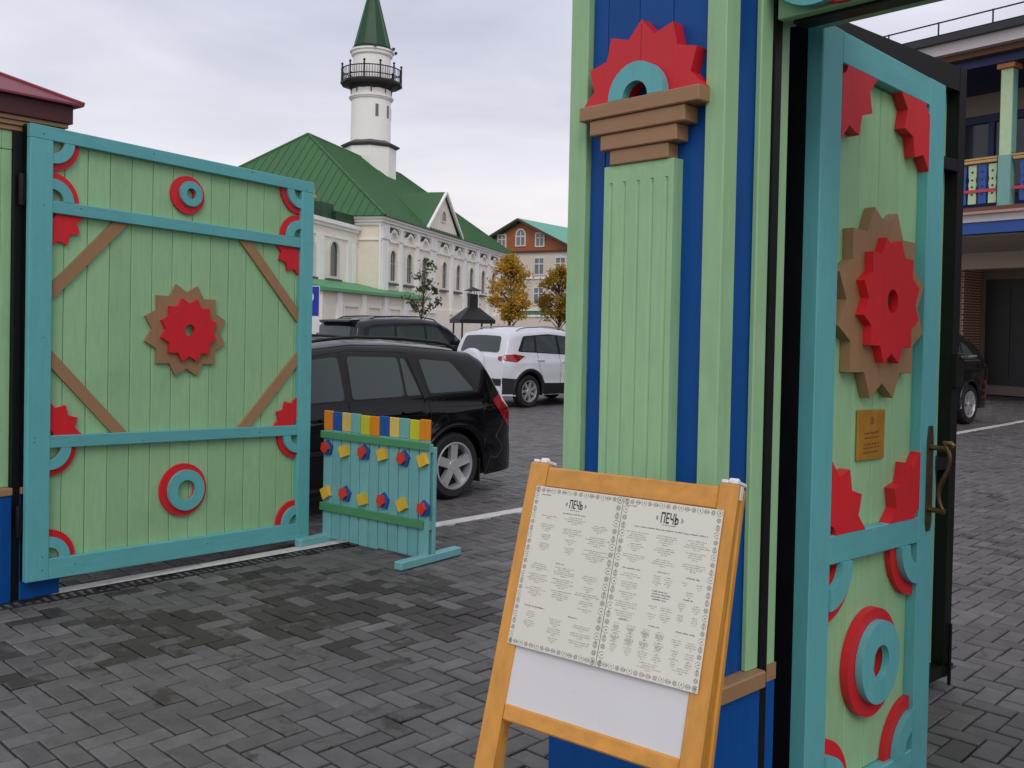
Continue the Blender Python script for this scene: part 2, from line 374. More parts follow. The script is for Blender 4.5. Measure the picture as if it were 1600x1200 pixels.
# slotted drainage channel lying beside the kerb
dr = struct(bpy.data.objects.new('drain_channel', None)); COL.objects.link(dr)
p = kpt(-0.45, 0.126); dr.location = (p.x, p.y, 0); dr.rotation_euler = (0, 0, head(AX))
DL = 2.95
mb = MB(); mb.box(0, DL, -0.062, 0.062, -0.10, -0.028); mb.build('channel', dark_void, dr)
mb = MB(); mb.box(0, DL, -0.064, -0.056, -0.03, 0.006, c=0.002); mb.box(0, DL, 0.056, 0.064, -0.03, 0.006, c=0.002); mb.build('grate_frame', cast_iron, dr)
mb = MB(); mb.box(-0.009, 0.009, -0.058, 0.058, -0.025, 0.005, c=0.002); o0 = mb.build('grate_bar', cast_iron, dr)
for i in range(int(DL / 0.052)):
    o = o0 if i == 0 else o0.copy()
    if i: COL.objects.link(o)
    o.parent = dr; o.location = (0.02 + i * 0.052, 0, 0)

# ------------------------------------------------------------------ gate leaves and door
def decor_star(parent, cx, cz, r, y0, y1, name, m, a0=0, a1=360, tip0=15, hole=0.0, sag=0.0, n=12):
    mb = MB(); o = star(cx, cz, r, a0, a1, tip0, n); full = abs(a1 - a0) >= 360
    if hole > 0:
        k = len(o)
        if full:
            inn = [(cx + hole * math.cos(math.atan2(z - cz, x - cx)), cz + hole * math.sin(math.atan2(z - cz, x - cx))) for x, z in o]
        else:
            inn = circ(cx, cz, hole, k, a0, a1)
        mb.ring(o, inn, y0, y1, closed=full)
    else:
        mb.prism(o if full else o + [(cx, cz)], y0, y1)
    mb.map(lambda p: (p[0], p[1], p[2] - sag * p[0]))
    return mb.build(name, m, parent)
def decor_ring(parent, cx, cz, ro, ri, y0, y1, name, m, a0=0, a1=360, sag=0.0, n=40):
    full = abs(a1 - a0) >= 360; mb = MB(); k = n if full else 16
    mb.ring(circ(cx, cz, ro, k, a0, a1), circ(cx, cz, ri, k, a0, a1), y0, y1, closed=full)
    mb.map(lambda p: (p[0], p[1], p[2] - sag * p[0])); o = mb.build(name, m, parent); smooth_by_angle(o, 30); return o
def wood_box(parent, name, m, x0, x1, y0, y1, z0, z1, sag=0.0, c=0.003):
    mb = MB(); mb.box(x0, x1, y0, y1, z0, z1, c=c); mb.map(lambda p: (p[0], p[1], p[2] - sag * p[0])); return mb.build(name, m, parent)
def brace(parent, x0, z0, x1, z1, wd, y0, y1, sag):
    """diagonal batten whose ends die into the rails and stiles: (x0,z0) on the stile, (x1,z1) on the rail"""
    h = wd * math.sqrt(2) / 2; sx = 1 if x1 > x0 else -1; sz = 1 if z1 > z0 else -1
    poly = [(x0, z0 - h * sz), (x0, z0 + h * sz), (x1 - h * sx, z1), (x1 + h * sx, z1)]
    mb = MB(); mb.prism(poly, y0, y1); mb.map(lambda p: (p[0], p[1], p[2] - sag * p[0])); return mb.build('brace', brown_p, parent)
def corner(parent, cx, cz, qx, qz, r, T, sag):
    """quarter rings, red behind teal, in the corner of a panel"""
    a0 = {(1, 1): 0, (-1, 1): 90, (-1, -1): 180, (1, -1): 270}[(qx, qz)]
    decor_ring(parent, cx, cz, r, r * 0.42, T - 0.020, T - 0.0006, 'red_quarter_ring', red_p, a0, a0 + 90, sag)
    decor_ring(parent, cx, cz, r * 0.76, r * 0.40, T - 0.042, T - 0.0206, 'teal_quarter_ring', teal_p, a0, a0 + 90, sag)

# left leaf of the main gate, swung inwards
SAG = 0.034
gl = thing('gate_leaf', 'wide open teal framed gate leaf with pale green planks and red flower, at left', 'gate', (-2.755, 5.468, 0.12), head(38.0))
W, HT, T = 2.071, 2.628, 0.045
X0, X1 = 0.132, 1.957
wood_box(gl, 'stile', teal_p, 0, X0, 0, T, 0, HT - 0.079, SAG); wood_box(gl, 'stile', teal_p, X1, W, 0, T, 0, HT - 0.079, SAG)
wood_box(gl, 'rail', teal_h, 0, W, 0.001, T, HT - 0.078, HT, SAG)
wood_box(gl, 'rail', teal_h, X0, X1, 0.001, T, 0, 0.12, SAG)
wood_box(gl, 'rail', teal_h, X0, X1, 0.003, T, 2.136, 2.207, SAG); wood_box(gl, 'rail', teal_h, X0, X1, 0.003, T, 0.768, 0.840, SAG)
js = [0.02, 0.081, 0.224, 0.367, 0.509, 0.652, 0.796, 0.939, 1.083, 1.226, 1.370, 1.514, 1.657, 1.801, 1.945, 2.05]
for a, b in zip(js[:-1], js[1:]): wood_box(gl, 'plank', green_p, a + 0.0022, b - 0.0022, T + random.uniform(0, 0.0025), T + 0.022, 0.02, HT - 0.02, SAG, c=0.0035)
fr = MB()
for q in ((0, 0.05, 0, HT), (W - 0.05, W, 0, HT)): fr.box(q[0], q[1], T + 0.023, T + 0.073, q[2], q[3])
for z in (0, 0.79, 2.15, HT - 0.05): fr.box(0.05, W - 0.05, T + 0.023, T + 0.073, z + 0.001, z + 0.05)
fr.map(lambda p: (p[0], p[1], p[2] - SAG * p[0])); fr.build('steel_frame', black_steel, gl)
for c0 in ((X0, 1.667, 0.568, 2.136), (X0, 1.300, 0.576, 0.840), (X1, 1.640, 1.487, 2.136), (X1, 1.325, 1.500, 0.840)): brace(gl, *c0, 0.072, T - 0.020, T - 0.0005, SAG)
s1 = decor_star(gl, 1.037, 1.492, 0.308, T - 0.022, T - 0.0005, 'brown_rosette', brown_p, hole=0.05, sag=SAG)
decor_star(gl, 1.045, 1.495, 0.212, T - 0.046, T - 0.0226, 'red_rosette', red_p, hole=0.038, sag=SAG)
decor_ring(gl, 1.033, 2.378, 0.124, 0.045, T - 0.02, T - 0.0005, 'red_ring', red_p, sag=SAG); decor_ring(gl, 1.048, 2.388, 0.082, 0.036, T - 0.040, T - 0.0206, 'teal_ring', teal_p, sag=SAG)
decor_ring(gl, 1.030, 0.446, 0.172, 0.08, T - 0.02, T - 0.0005, 'red_ring', red_p, sag=SAG); decor_ring(gl, 1.042, 0.444, 0.134, 0.066, T - 0.040, T - 0.0206, 'teal_ring', teal_p, sag=SAG)
for cx, cz, qx, qz in ((X0, 2.550, 1, -1), (X0, 2.207, 1, 1), (X1, 2.550, -1, -1), (X1, 2.207, -1, 1), (X0, 0.768, 1, -1), (X0, 0.12, 1, 1), (X1, 0.768, -1, -1), (X1, 0.12, -1, 1)):
    corner(gl, cx, cz, qx, qz, 0.168, T, SAG)
for cx, cz, a0 in ((X0, 2.136, 270), (X1, 2.136, 180), (X0, 0.840, 0), (X1, 0.840, 90)):
    decor_star(gl, cx, cz, 0.202, T - 0.022, T - 0.0005, 'red_corner_rosette', red_p, a0, a0 + 90, a0, hole=0.03, sag=SAG)
for z in (0.35, 2.25):
    mb = MB(); mb.lathe([(0.016, -0.09), (0.018, -0.08), (0.018, 0.08), (0.016, 0.09)], 12, c=(-0.02, 0.055, z)); mb.box(-0.02, 0.03, 0.04, 0.05, z - 0.06, z + 0.06); smooth_by_angle(mb.build('hinge', black_steel, gl))

rs_ = random.Random(2); mb = MB(); mb.lathe([(0.0034, 0), (0.0034, -0.0010), (0.0015, -0.0015)], 8, axis='y'); sc0 = mb.build('screw', black_steel, gl); k = 0
for sx, sz in [(0.066 + rs_.uniform(-.03, .03), z) for z in (0.06, 0.14, 0.8, 0.82, 1.4, 2.17, 2.58)] + [(2.01 + rs_.uniform(-.02, .02), z) for z in (0.05, 0.8, 1.5, 2.17, 2.57)] + [(x, z) for x, z in ((0.3, 0.06), (1.2, 0.07), (0.74, 0.80), (1.63, 0.81), (0.3, 2.17), (1.2, 2.175), (0.74, 2.59), (1.5, 2.6))]:
    o = sc0 if k == 0 else sc0.copy()
    if k: COL.objects.link(o)
    k += 1; sx += rs_.uniform(-.04, .04) if 0.2 < sx < 1.9 else 0; sz += rs_.uniform(-.012, .012); o.parent = gl; o.location = (sx, 0.0025 if (0.2 < sx < 1.9 and 0.2 < sz < 2.4) else 0.0006, sz - SAG * sx)

# door beside the pillar, swung inwards
WS = 0.030
wd = thing('gate_door', 'narrow open door with teal frame, brown and red flower and brass handle', 'door', (0.8795, 2.780, 0), head(46.0))
DW, Z0, Z1, T = 0.868, 0.085, 2.545, 0.036
A0, A1 = 0.120, 0.742
TS = 0.052
wood_box(wd, 'stile', teal_p, 0, A0, 0, TS, Z0, Z1, WS); wood_box(wd, 'stile', teal_p, A1, DW, 0, TS, Z0, Z1, WS)
for z0, z1 in ((2.450, Z1 - 0.001), (0.950, 1.038), (Z0 + 0.001, 0.232)): wood_box(wd, 'rail', teal_h, A0, A1, 0.001, T - 0.003 if 0.9 < z0 < 1 else TS, z0, z1, WS)
js = [A0 - 0.001, 0.170, 0.312, 0.452, 0.594, A1 + 0.001]
for a, b in zip(js[:-1], js[1:]): wood_box(wd, 'plank', green_p, a + 0.002, b - 0.002, T + random.uniform(0, 0.002), TS - 0.001, 0.234, 2.448, WS, c=0.003)
fr = MB()
fr.box(0, 0.05, TS + 0.001, TS + 0.062, Z0, Z1); fr.box(DW - 0.05, DW, TS + 0.001, TS + 0.062, Z0, Z1)
for z in (Z0, 0.98, Z1 - 0.05): fr.box(0.05, DW - 0.05, TS + 0.001, TS + 0.061, z + 0.001, z + 0.049)
fr.map(lambda p: (p[0], p[1], p[2] - WS * p[0])); fr.build('steel_frame', black_steel, wd)
decor_star(wd, 0.436, 1.752, 0.312, T - 0.034, T - 0.0005, 'brown_rosette', brown_p, hole=0.05, sag=WS)
decor_star(wd, 0.438, 1.762, 0.205, T - 0.062, T - 0.0346, 'red_rosette', red_p, hole=0.038, sag=WS)
decor_ring(wd, 0.446, 0.592, 0.176, 0.075, T - 0.026, T - 0.0005, 'red_ring', red_p, sag=WS); decor_ring(wd, 0.454, 0.596, 0.134, 0.056, T - 0.050, T - 0.0266, 'teal_ring', teal_p, sag=WS)
for cx, cz, qx, qz in ((A0, 0.950, 1, -1), (A1, 0.950, -1, -1), (A0, 0.232, 1, 1), (A1, 0.232, -1, 1)): corner(wd, cx, cz, qx, qz, 0.182, T, WS)
for cx, cz, a0 in ((A0, 2.450, 270), (A1, 2.450, 180), (A0, 1.038, 0), (A1, 1.038, 90)):
    decor_star(wd, cx, cz, 0.225, T - 0.036, T - 0.0005, 'red_corner_rosette', red_p, a0, a0 + 90, a0, hole=0.03, sag=WS)
# brass plaque with engraved lines
pq = wood_box(wd, 'plaque', plaque_m, 0.335, 0.522, T - 0.008, T - 0.0005, 1.250, 1.412, WS, c=0.0015)
mb = MB(); re_ = random.Random(5)
def text_line(mb, x0, x1, z, h, y, rr, pitch=None, wd_=0.5):
    """illegible fine print: upright strokes of uneven height grouped into words"""
    pitch = pitch or h * 0.62; x = x0
    while x < x1 - pitch * 0.5:
        n = rr.randint(3, 9)
        for _ in range(n):
            if x > x1 - pitch * 0.5: break
            hh = h * rr.choice((0.62, 0.62, 0.7, 1.0)); q = pitch * wd_
            mb.add([(x, y, z), (x + q, y, z), (x + q, y, z + hh), (x, y, z + hh)], [(0, 1, 2, 3)])
            if rr.random() < 0.6:
                zz = z + hh * rr.choice((0.0, 0.4, 0.8)); mb.add([(x, y - 0.00002, zz), (x + pitch, y - 0.00002, zz), (x + pitch, y - 0.00002, zz + h * 0.16), (x, y - 0.00002, zz + h * 0.16)], [(0, 1, 2, 3)])
            x += pitch
        x += pitch * 0.8
YP = T - 0.0084
for x0, x1, z, h in ((0.378, 0.478, 1.333, 0.009), (0.378, 0.480, 1.318, 0.008), (0.374, 0.484, 1.298, 0.007), (0.372, 0.484, 1.286, 0.007), (0.372, 0.474, 1.271, 0.009)):
    text_line(mb, x0, x1, z - WS * 0.4, h, YP, re_)
mb.ring(circ(0.429, 1.376 - WS * 0.4, 0.013, 16), circ(0.429, 1.376 - WS * 0.4, 0.0105, 16), YP - 0.0002, YP + 0.0003); mb.box(0.426, 0.432, YP - 0.0002, YP, 1.367 - WS * 0.4, 1.384 - WS * 0.4)
mb.build('engraved_lines', plaque_i, pq, fix=False)['kind'] = 'stuff'
# long brass handle
hp = MB(); zt, zb = 1.352 - WS * 0.81, 0.985 - WS * 0.81; hx = 0.812
hp.prism([(hx - 0.022, zb + 0.03), (hx - 0.012, zb), (hx + 0.012, zb), (hx + 0.022, zb + 0.03), (hx + 0.022, zt - 0.05), (hx + 0.013, zt), (hx - 0.013, zt), (hx - 0.022, zt - 0.05)], -0.006, -0.0004)
hpo = hp.build('handle_plate', brass, wd)
hb = MB(); pts = []
for i in range(29):
    t = i / 28.0; z = zt - 0.055 - t * 0.225
    pts.append((hx + 0.002, -0.055 - 0.028 * math.sin(t * math.pi * 2.0 + 3.4), z))
pts = [(hx + 0.002, -0.078, zt - 0.070), (hx + 0.002, -0.082, zt - 0.062), (hx + 0.002, -0.074, zt - 0.056)] + [(hx + 0.002, -0.042 - 0.024 * math.sin(0.35 + i / 20 * 5.6) - 0.022 * (i / 20), zt - 0.056 - 0.24 * i / 20 + (0.018 if False else 0)) for i in range(21)]
hb.tube(pts, [0.0075 + 0.0015 * math.sin(i * 0.5) for i in range(len(pts))], 10)
for zz in (zt - 0.075, zb + 0.075): hb.tube([(hx, -0.004, zz), (hx, -0.030, zz), (hx, -0.060, zz)], [0.011, 0.008, 0.009], 10)
o = hb.build('handle_grip', brass, hpo); smooth_by_angle(o, 50)
for z in (0.33, 2.26):
    mb = MB(); mb.lathe([(0.013, -0.11), (0.015, -0.10), (0.015, -0.003), (0.0165, -0.003), (0.0165, 0.003), (0.015, 0.003), (0.015, 0.10), (0.013, 0.11)], 12, c=(-0.03, 0.13, z)); o = mb.build('hinge', steel, wd); smooth_by_angle(o)

# right leaf of the main gate, standing open behind the door: its bare steel back faces us
br_ = thing('gate_leaf', 'tall black steel framed gate leaf standing open behind the narrow door', 'gate', (0.505, 3.172, 0.045), head(50.1))
W2, H2 = 2.075, 2.84
fr = MB()
fr.box(0, 0.06, 0, 0.06, 0, H2); fr.box(W2 - 0.065, W2, 0, 0.06, 0, H2)
for z in (0.0, 0.98, 2.36, H2 - 0.11): fr.box(0.06, W2 - 0.065, 0.001, 0.059, z + 0.001, z + (0.109 if z > 2.5 else 0.055))
fr.build('steel_frame', black_steel, br_)
n = 15; pw = (W2 - 0.02) / n
for i in range(n): wood_box(br_, 'plank', green_p, 0.01 + i * pw + 0.002, 0.01 + (i + 1) * pw - 0.002, 0.0605, 0.081, 0.01, H2 - 0.01, c=0.003)
for x0, x1 in ((0, 0.13), (W2 - 0.12, W2)): wood_box(br_, 'stile', teal_p, x0, x1, 0.0815, 0.125, 0, H2)
for z0, z1 in ((0, 0.12), (0.84, 0.91), (2.32, 2.39), (H2 - 0.08, H2)): wood_box(br_, 'rail', teal_h, 0.131, W2 - 0.121, 0.0815, 0.124, z0 + 0.001, z1 - 0.001)
mb = MB(); mb.box(W2 - 0.075, W2 - 0.005, -0.03, -0.001, 1.36, 1.52, c=0.004); lk = mb.build('lock_box', black_steel, br_)
mb = MB(); mb.tube([(W2 - 0.04, -0.031, 1.50), (W2 - 0.04, -0.06, 1.50), (W2 + 0.03, -0.065, 1.505)], 0.008, 8); mb.build('lever', steel, lk)
mb = MB(); mb.tube([(W2 - 0.03, -0.012, 0.25), (W2 - 0.03, -0.012, -0.038)], 0.008, 10); mb.box(W2 - 0.045, W2 - 0.015, -0.022, -0.001, 0.05, 0.065); mb.build('drop_bolt', black_steel, br_)

# ------------------------------------------------------------------ gate pillars
def pillar_roof(p, cx, cy, hx_, hy, z0):
    """stepped brown cornice and low wine-red hipped roof over a pillar"""
    for i, (o, a, b) in enumerate(((0.016, 0.0, 0.030), (0.030, 0.0305, 0.058), (0.044, 0.0585, 0.085))):
        mb = MB(); mb.box(cx - hx_ - o, cx + hx_ + o, cy - hy - o, cy + hy + o, z0 + a, z0 + b, c=0.004); mb.build('cornice', brown_h, p)
    wine = mat('wine_red_fascia', (78, 28, 30), 0.5, var=0.1); roofm = mat('wine_red_roof_sheet', (126, 50, 62), 0.5, var=0.08, dirt=0.15)
    mb = MB(); mb.box(cx - hx_ - 0.062, cx + hx_ + 0.062, cy - hy - 0.062, cy + hy + 0.062, z0 + 0.0855, z0 + 0.190, c=0.002); mb.build('fascia', wine, p)
    e = 0.105; zz = z0 + 0.191; mb = MB()
    a = [(cx - hx_ - e, cy - hy - e), (cx + hx_ + e, cy - hy - e), (cx + hx_ + e, cy + hy + e), (cx - hx_ - e, cy + hy + e)]
    mb.add([(x, y, zz) for x, y in a] + [(x, y, zz + 0.012) for x, y in a] + [(cx, cy, zz + 0.190)], [(3, 2, 1, 0), (0, 1, 5, 4), (1, 2, 6, 5), (2, 3, 7, 6), (3, 0, 4, 7), (4, 5, 8), (5, 6, 8), (6, 7, 8), (7, 4, 8)])
    rf = mb.build('roof', roofm, p)
    for k in range(4):
        mb = MB(); q = a[k]; mb.tube([(q[0], q[1], zz + 0.016), (cx, cy, zz + 0.195)], 0.012, 6); mb.build('ridge_cap', roofm, rf)
ZL = 0.722
# right pillar, nearest the viewer. local x to the right along the front, local y to the back
rpil = thing('gate_pillar', 'pale green and blue wooden gate pillar with red half flower, behind the menu easel', 'pillar', (0.5537, 2.4719, 0), head(137.0))
PW, PD, PZ = 0.580, 0.275, 2.72
mb = MB(); mb.box(-PW + 0.03, -0.035, 0.03, PD, 0.0, PZ); mb.build('core', blue_p, rpil)
wood_box(rpil, 'corner_post', green_p, -PW, -PW + 0.070, 0.0, 0.090, ZL, PZ); wood_box(rpil, 'corner_post', green_p, -0.087, -0.025, 0.0, 0.063, ZL, PZ)
xs = [-PW + 0.071, -0.452, -0.335, -0.215, -0.0875]
for a, b in zip(xs[:-1], xs[1:]): wood_box(rpil, 'blue_board', blue_p, a + 0.0012, b - 0.0012, 0.022, 0.0295, ZL, PZ, c=0.002)
wood_box(rpil, 'blue_board', blue_p, -0.0345, -0.028, 0.0635, 0.197, ZL, PZ, c=0.001)
wood_box(rpil, 'side_board', green_p, -0.0275, -0.010, 0.140, 0.197, ZL, PZ, c=0.003)
# fluted panel: grooves are cut as real channels with round heads
fx0, fx1, fz1 = -0.418, -0.170, 2.105
flu = MB(); ng = 5; cw = (fx1 - fx0) / ng; gw = 0.007
prof = [fx0]
for k in range(ng):
    c = fx0 + cw * (k + 0.5)
    prof += [c - gw, c, c + gw]
prof.append(fx1)
def groove_d(x):
    for k in range(ng):
        if abs(x - (fx0 + cw * (k + 0.5))) < 1e-6: return 0.007
    return 0.0
zs = [ZL, 2.030, 2.046, 2.056, 2.058, fz1]
fv = []
for j, z in enumerate(zs):
    for x in prof: fv.append((x, -0.018 + (groove_d(x) if j <= 2 else (groove_d(x) * 0.6 if j == 3 else 0.0)), z))
nx = len(prof); ff = [(j * nx + i, j * nx + i + 1, (j + 1) * nx + i + 1, (j + 1) * nx + i) for j in range(len(zs) - 1) for i in range(nx - 1)]
flu.add(fv, ff)
flu.add([(fx0, -0.018, ZL), (fx0, 0.0215, ZL), (fx0, 0.0215, fz1), (fx0, -0.018, fz1)], [(0, 1, 2, 3)]); flu.add([(fx1, -0.018, ZL), (fx1, 0.0215, ZL), (fx1, 0.0215, fz1), (fx1, -0.018, fz1)], [(3, 2, 1, 0)])
flu.add([(fx0, -0.018, fz1), (fx0, 0.0215, fz1), (fx1, 0.0215, fz1), (fx1, -0.018, fz1)], [(0, 1, 2, 3)])
flu.build('fluted_panel', green_p, rpil, fix=False)
for a, b, z0, z1, dp in ((-0.394, -0.186, 2.106, 2.149, 0.026), (-0.424, -0.153, 2.1495, 2.194, 0.034), (-0.459, -0.122, 2.1945, 2.239, 0.042), (-0.494, -0.072, 2.2395, 2.281, 0.050)):
    wood_box(rpil, 'capital_step', brown_h, a, b, -dp, 0.0215, z0, z1)
mb = MB(); o_ = star(-0.292, 2.2815, 0.218, 0, 180, 0); mb.ring(o_, circ(-0.292, 2.2815, 0.047, len(o_), 0, 180), -0.020, 0.0215, closed=False)
hs = mb.build('red_half_rosette', red_p, rpil)
mb = MB(); mb.box(-0.2925, -0.2915, -0.0206, -0.0203, 2.35, 2.488); mb.build('joint', mat('dark_red_joint', (110, 14, 20), 0.6), hs)
decor_ring(rpil, -0.288, 2.2815, 0.097, 0.044, -0.048, -0.0206, 'teal_half_ring', teal_p, 0, 180)
# blue plinth with brown ledge
mb = MB(); mb.box(-PW - 0.022, 0.0, -0.012, 0.197, 0.004, ZL - 0.047, c=0.004); mb.build('plinth', blue_p, rpil)
mb = MB(); mb.box(-PW - 0.030, 0.018, -0.028, 0.197, ZL - 0.0465, ZL, c=0.004); mb.build('ledge', brown_h, rpil)
# steel jamb behind the side board, with the reveal the door hangs in
mb = MB(); mb.box(-0.10, -0.004, 0.198, 0.232, 0.003, 2.60); mb.build('steel_jamb', black_steel, rpil)
mb = MB(); mb.box(-0.10, -0.008, 0.2325, 0.275, ZL, 2.60); mb.build('reveal_board', green_p, rpil)
mb = MB(); mb.box(-0.10, -0.006, 0.2325, 0.277, 0.004, ZL - 0.048); mb.build('reveal_plinth', blue_p, rpil)
mb = MB(); mb.box(-0.10, -0.005, 0.2325, 0.282, ZL - 0.047, ZL - 0.001); mb.build('reveal_ledge', brown_h, rpil)
mb = MB(); mb.box(-PW, -PW + 0.08, PD + 0.001, PD + 0.15, 0.003, 2.7); mb.build('steel_hinge_post', black_steel, rpil)
pillar_roof(rpil, -PW / 2, PD / 2, PW / 2, PD / 2, PZ)

# lintel over the door opening, carried by the pillar and a post out of view
bmn = thing('door_lintel', 'pale green beam over the door opening with teal and red ornaments on it', 'beam', (0.5537, 2.4719, 0), head(137.0))
BZ = 2.480
mb = MB(); mb.box(0.0045, 1.25, 0.190, 0.225, BZ + 0.002, BZ + 0.36, c=0.003); mb.build('face_board', green_h, bmn)
mb = MB(); mb.box(0.031, 1.25, 0.226, 0.286, BZ - 0.006, BZ + 0.05); mb.build('steel_beam', black_steel, bmn)
mb = MB(); mb.box(0.0045, 1.25, 0.287, 0.42, BZ + 0.03, BZ + 0.36); mb.build('back_board', green_h, bmn)
decor_ring(bmn, 0.135, BZ + 0.139, 0.135, 0.06, 0.146, 0.168, 'teal_ring', teal_p); decor_ring(bmn, 0.205, BZ + 0.160, 0.157, 0.07, 0.1685, 0.1895, 'red_ring', red_p)
mb = MB(); mb.box(1.14, 1.25, 0.20, 0.42, 0.004, BZ - 0.008, c=0.004); mb.build('post', green_p, bmn)

# unseen run of fence right of the door opening, added to shade the door
fe = thing('shade_fence', 'pale green plank fence out of view right of the door opening, added to shade the door', 'fence', (0.5537, 2.4719, 0), head(137.0))
for i in range(26): wood_box(fe, 'plank', green_p, 1.26 + i * 0.145 + 0.002, 1.26 + (i + 1) * 0.145 - 0.002, 0.24 + random.uniform(0, .002), 0.262, 0.70, 2.74, c=0.003)
wood_box(fe, 'ledge', brown_h, 1.255, 5.04, 0.215, 0.263, 0.652, 0.698); wood_box(fe, 'plinth', blue_p, 1.255, 5.04, 0.225, 0.29, 0.004, 0.651); wood_box(fe, 'cap_rail', teal_h, 1.255, 5.04, 0.20, 0.30, 2.742, 2.80)
for x in (1.30, 3.1, 4.95): mb = MB(); mb.box(x, x + 0.06, 0.2635, 0.32, 0.653, 2.74); mb.build('steel_post', black_steel, fe)

# left pillar: its jamb side faces us behind the left leaf
lpil = thing('gate_pillar', 'pale green and blue gate pillar with wine red roof at the left edge', 'pillar', (-2.85, 5.54, 0), head(38.0))
LX0, LX1, LD = -0.28, 0.215, 0.58; ZC = 2.705
mb = MB(); mb.box(LX0 + 0.02, LX1 - 0.02, 0.016, LD, 0, ZC); mb.build('core', blue_p, lpil)
for a, b in ((LX0, -0.105), (-0.104, -0.046), (0.001, 0.062), (0.063, LX1)):
    wood_box(lpil, 'side_board', green_p, a, b, 0.0, 0.0155, 0.665, 2.595); wood_box(lpil, 'frieze_board', green_h, a, b, -0.002, 0.0155, 2.597, ZC)
mb = MB(); mb.box(-0.0455, 0.0, -0.035, 0.0155, 0.003, ZC); mb.build('steel_jamb', black_steel, lpil)
for a, b in ((LX0 - 0.02, -0.0465), (0.001, LX1 + 0.02)):
    mb = MB(); mb.box(a, b, -0.045, LD, 0.004, 0.622, c=0.004); mb.build('plinth', blue_p, lpil)
    mb = MB(); mb.box(a, b, -0.055, 0.10, 0.6225, 0.664, c=0.003); mb.build('ledge', brown_h, lpil)
for z in (0.47, 2.37):
    mb = MB(); mb.box(0.002, 0.058, -0.028, -0.001, z - 0.11, z + 0.11, c=0.003); mb.build('hinge_plate', black_steel, lpil)
for y0, y1 in ((0.016, 0.086), (LD - 0.07, LD)): wood_box(lpil, 'corner_post', green_p, LX0 - 0.022, LX0 + 0.0195, y0, y1, 0.665, ZC)
wood_box(lpil, 'front_panel', green_p, LX0 - 0.018, LX0 + 0.0195, 0.17, 0.42, 0.665, 2.09)
for o_, z0, z1 in ((0.105, 2.092, 2.138), (0.14, 2.1385, 2.184), (0.175, 2.1845, 2.23), (0.21, 2.2305, 2.272)): wood_box(lpil, 'capital_step', brown_h, LX0 - 0.03 - o_ * 0.12, LX0 + 0.0195, 0.295 - o_, 0.295 + o_, z0, z1)
pillar_roof(lpil, (LX0 + LX1) / 2, LD / 2, (LX1 - LX0) / 2, LD / 2, ZC + 0.001)

# ------------------------------------------------------------------ menu easel
KS = 0.86
yaw, tilt, rho = R(129.39), R(16.77), -0.017
e_ = Vector((math.sin(yaw), math.cos(yaw), 0)); nb_ = Vector((-e_.y, e_.x, 0))
if nb_.y < 0: nb_ = -nb_
dn_ = Vector((0, 0, -math.cos(tilt))) - nb_ * math.sin(tilt)
e2 = e_ * math.cos(rho) + dn_ * math.sin(rho); dn2 = -e_ * math.sin(rho) + dn_ * math.cos(rho)
nbk = e2.cross(dn2); 
if nbk.dot(nb_) < 0: nbk = -nbk
O_ = Vector((0.082 * KS, 2.78 * KS, CAM_H - (CAM_H - 1.183) * KS)); BASE = Vector((0.10, 2.10, 0))
def bp_(p):                                    # board coordinates (across, depth, up-the-board) -> local
    return O_ + e2 * p[0] - dn2 * p[2] + nbk * p[1] - BASE
es = thing('menu_easel', 'leaning pine easel with white board holding the printed menu sheets', 'easel', BASE)
def eb(name, m, x0, x1, y0, y1, z0, z1, c=0.004, parent=None):
    mb = MB(); mb.box(x0, x1, y0, y1, z0, z1, c=c); mb.map(bp_); return mb.build(name, m, parent or es)
BE = -(O_.z / -dn2.z)                          # where the posts meet the ground
PL, PR = (-0.036, 0.020), (0.488, 0.536)
eb('front_post', pine, PL[0], PL[1], 0, 0.024, BE + 0.014, 0.058); eb('front_post', pine, PR[0], PR[1], 0, 0.024, BE - 0.002, 0.058)
eb('rail', pine_h, PL[1] + 0.0005, PR[0] - 0.0005, 0.0015, 0.022, -0.001, 0.050); eb('rail', pine_h, PL[1] + 0.0005, PR[0] - 0.0005, 0.0015, 0.022, -0.556, -0.518)
eb('rail', pine_h, PL[1] + 0.0005, PR[0] - 0.0005, 0.003, 0.022, -1.16, -1.12)
eb('white_board', white_pl, PL[1] - 0.004, PR[0] + 0.004, 0.007, 0.013, -0.522, 0.0, c=0)
sw = math.tan(R(2.6))                          # rear frame swings back from the top hinge
def rear(p): d = 0.058 - p[2]; return bp_((p[0], p[1] + 0.030 + d * sw, p[2]))
rear_len = -1.262
for a, b in ((PL[0] - 0.006, PL[1] - 0.022), (PR[0] + 0.004, PR[1])):
    mb = MB(); mb.box(a + 0.004, b - 0.004, 0, 0.020, rear_len, 0.054, c=0.004); mb.map(rear); mb.build('rear_post', pine, es)
mb = MB(); mb.box(PL[1] - 0.026, PR[0] + 0.006, 0.002, 0.018, -0.95, -0.91, c=0.003); mb.map(rear); mb.build('rear_rail', pine_h, es)
for a, b in (PL, PR):
    c_ = (a + b) / 2; mb = MB()
    mb.box(c_ - 0.020, c_ - 0.004, 0.002, 0.050, 0.0585, 0.067, c=0.002); mb.box(c_ + 0.004, c_ + 0.020, 0.002, 0.050, 0.0585, 0.067, c=0.002); mb.box(c_ - 0.012, c_ + 0.012, 0.020, 0.032, 0.0585, 0.074, c=0.003)
    mb.map(bp_); mb.build('hinge_clip', white_pc, es)
eb('hinge_strap', white_pc, PR[1] + 0.0003, PR[1] + 0.002, 0.010, 0.022, 0.026, 0.056, c=0)
mb = MB(); mb.lathe([(0.004, 0), (0.010, 0.002), (0.010, 0.012), (0.003, 0.016)], 12, axis='y', c=(PL[1] + 0.012, 0.026, -0.70)); mb.map(bp_); mb.build('wing_nut', steel, es)
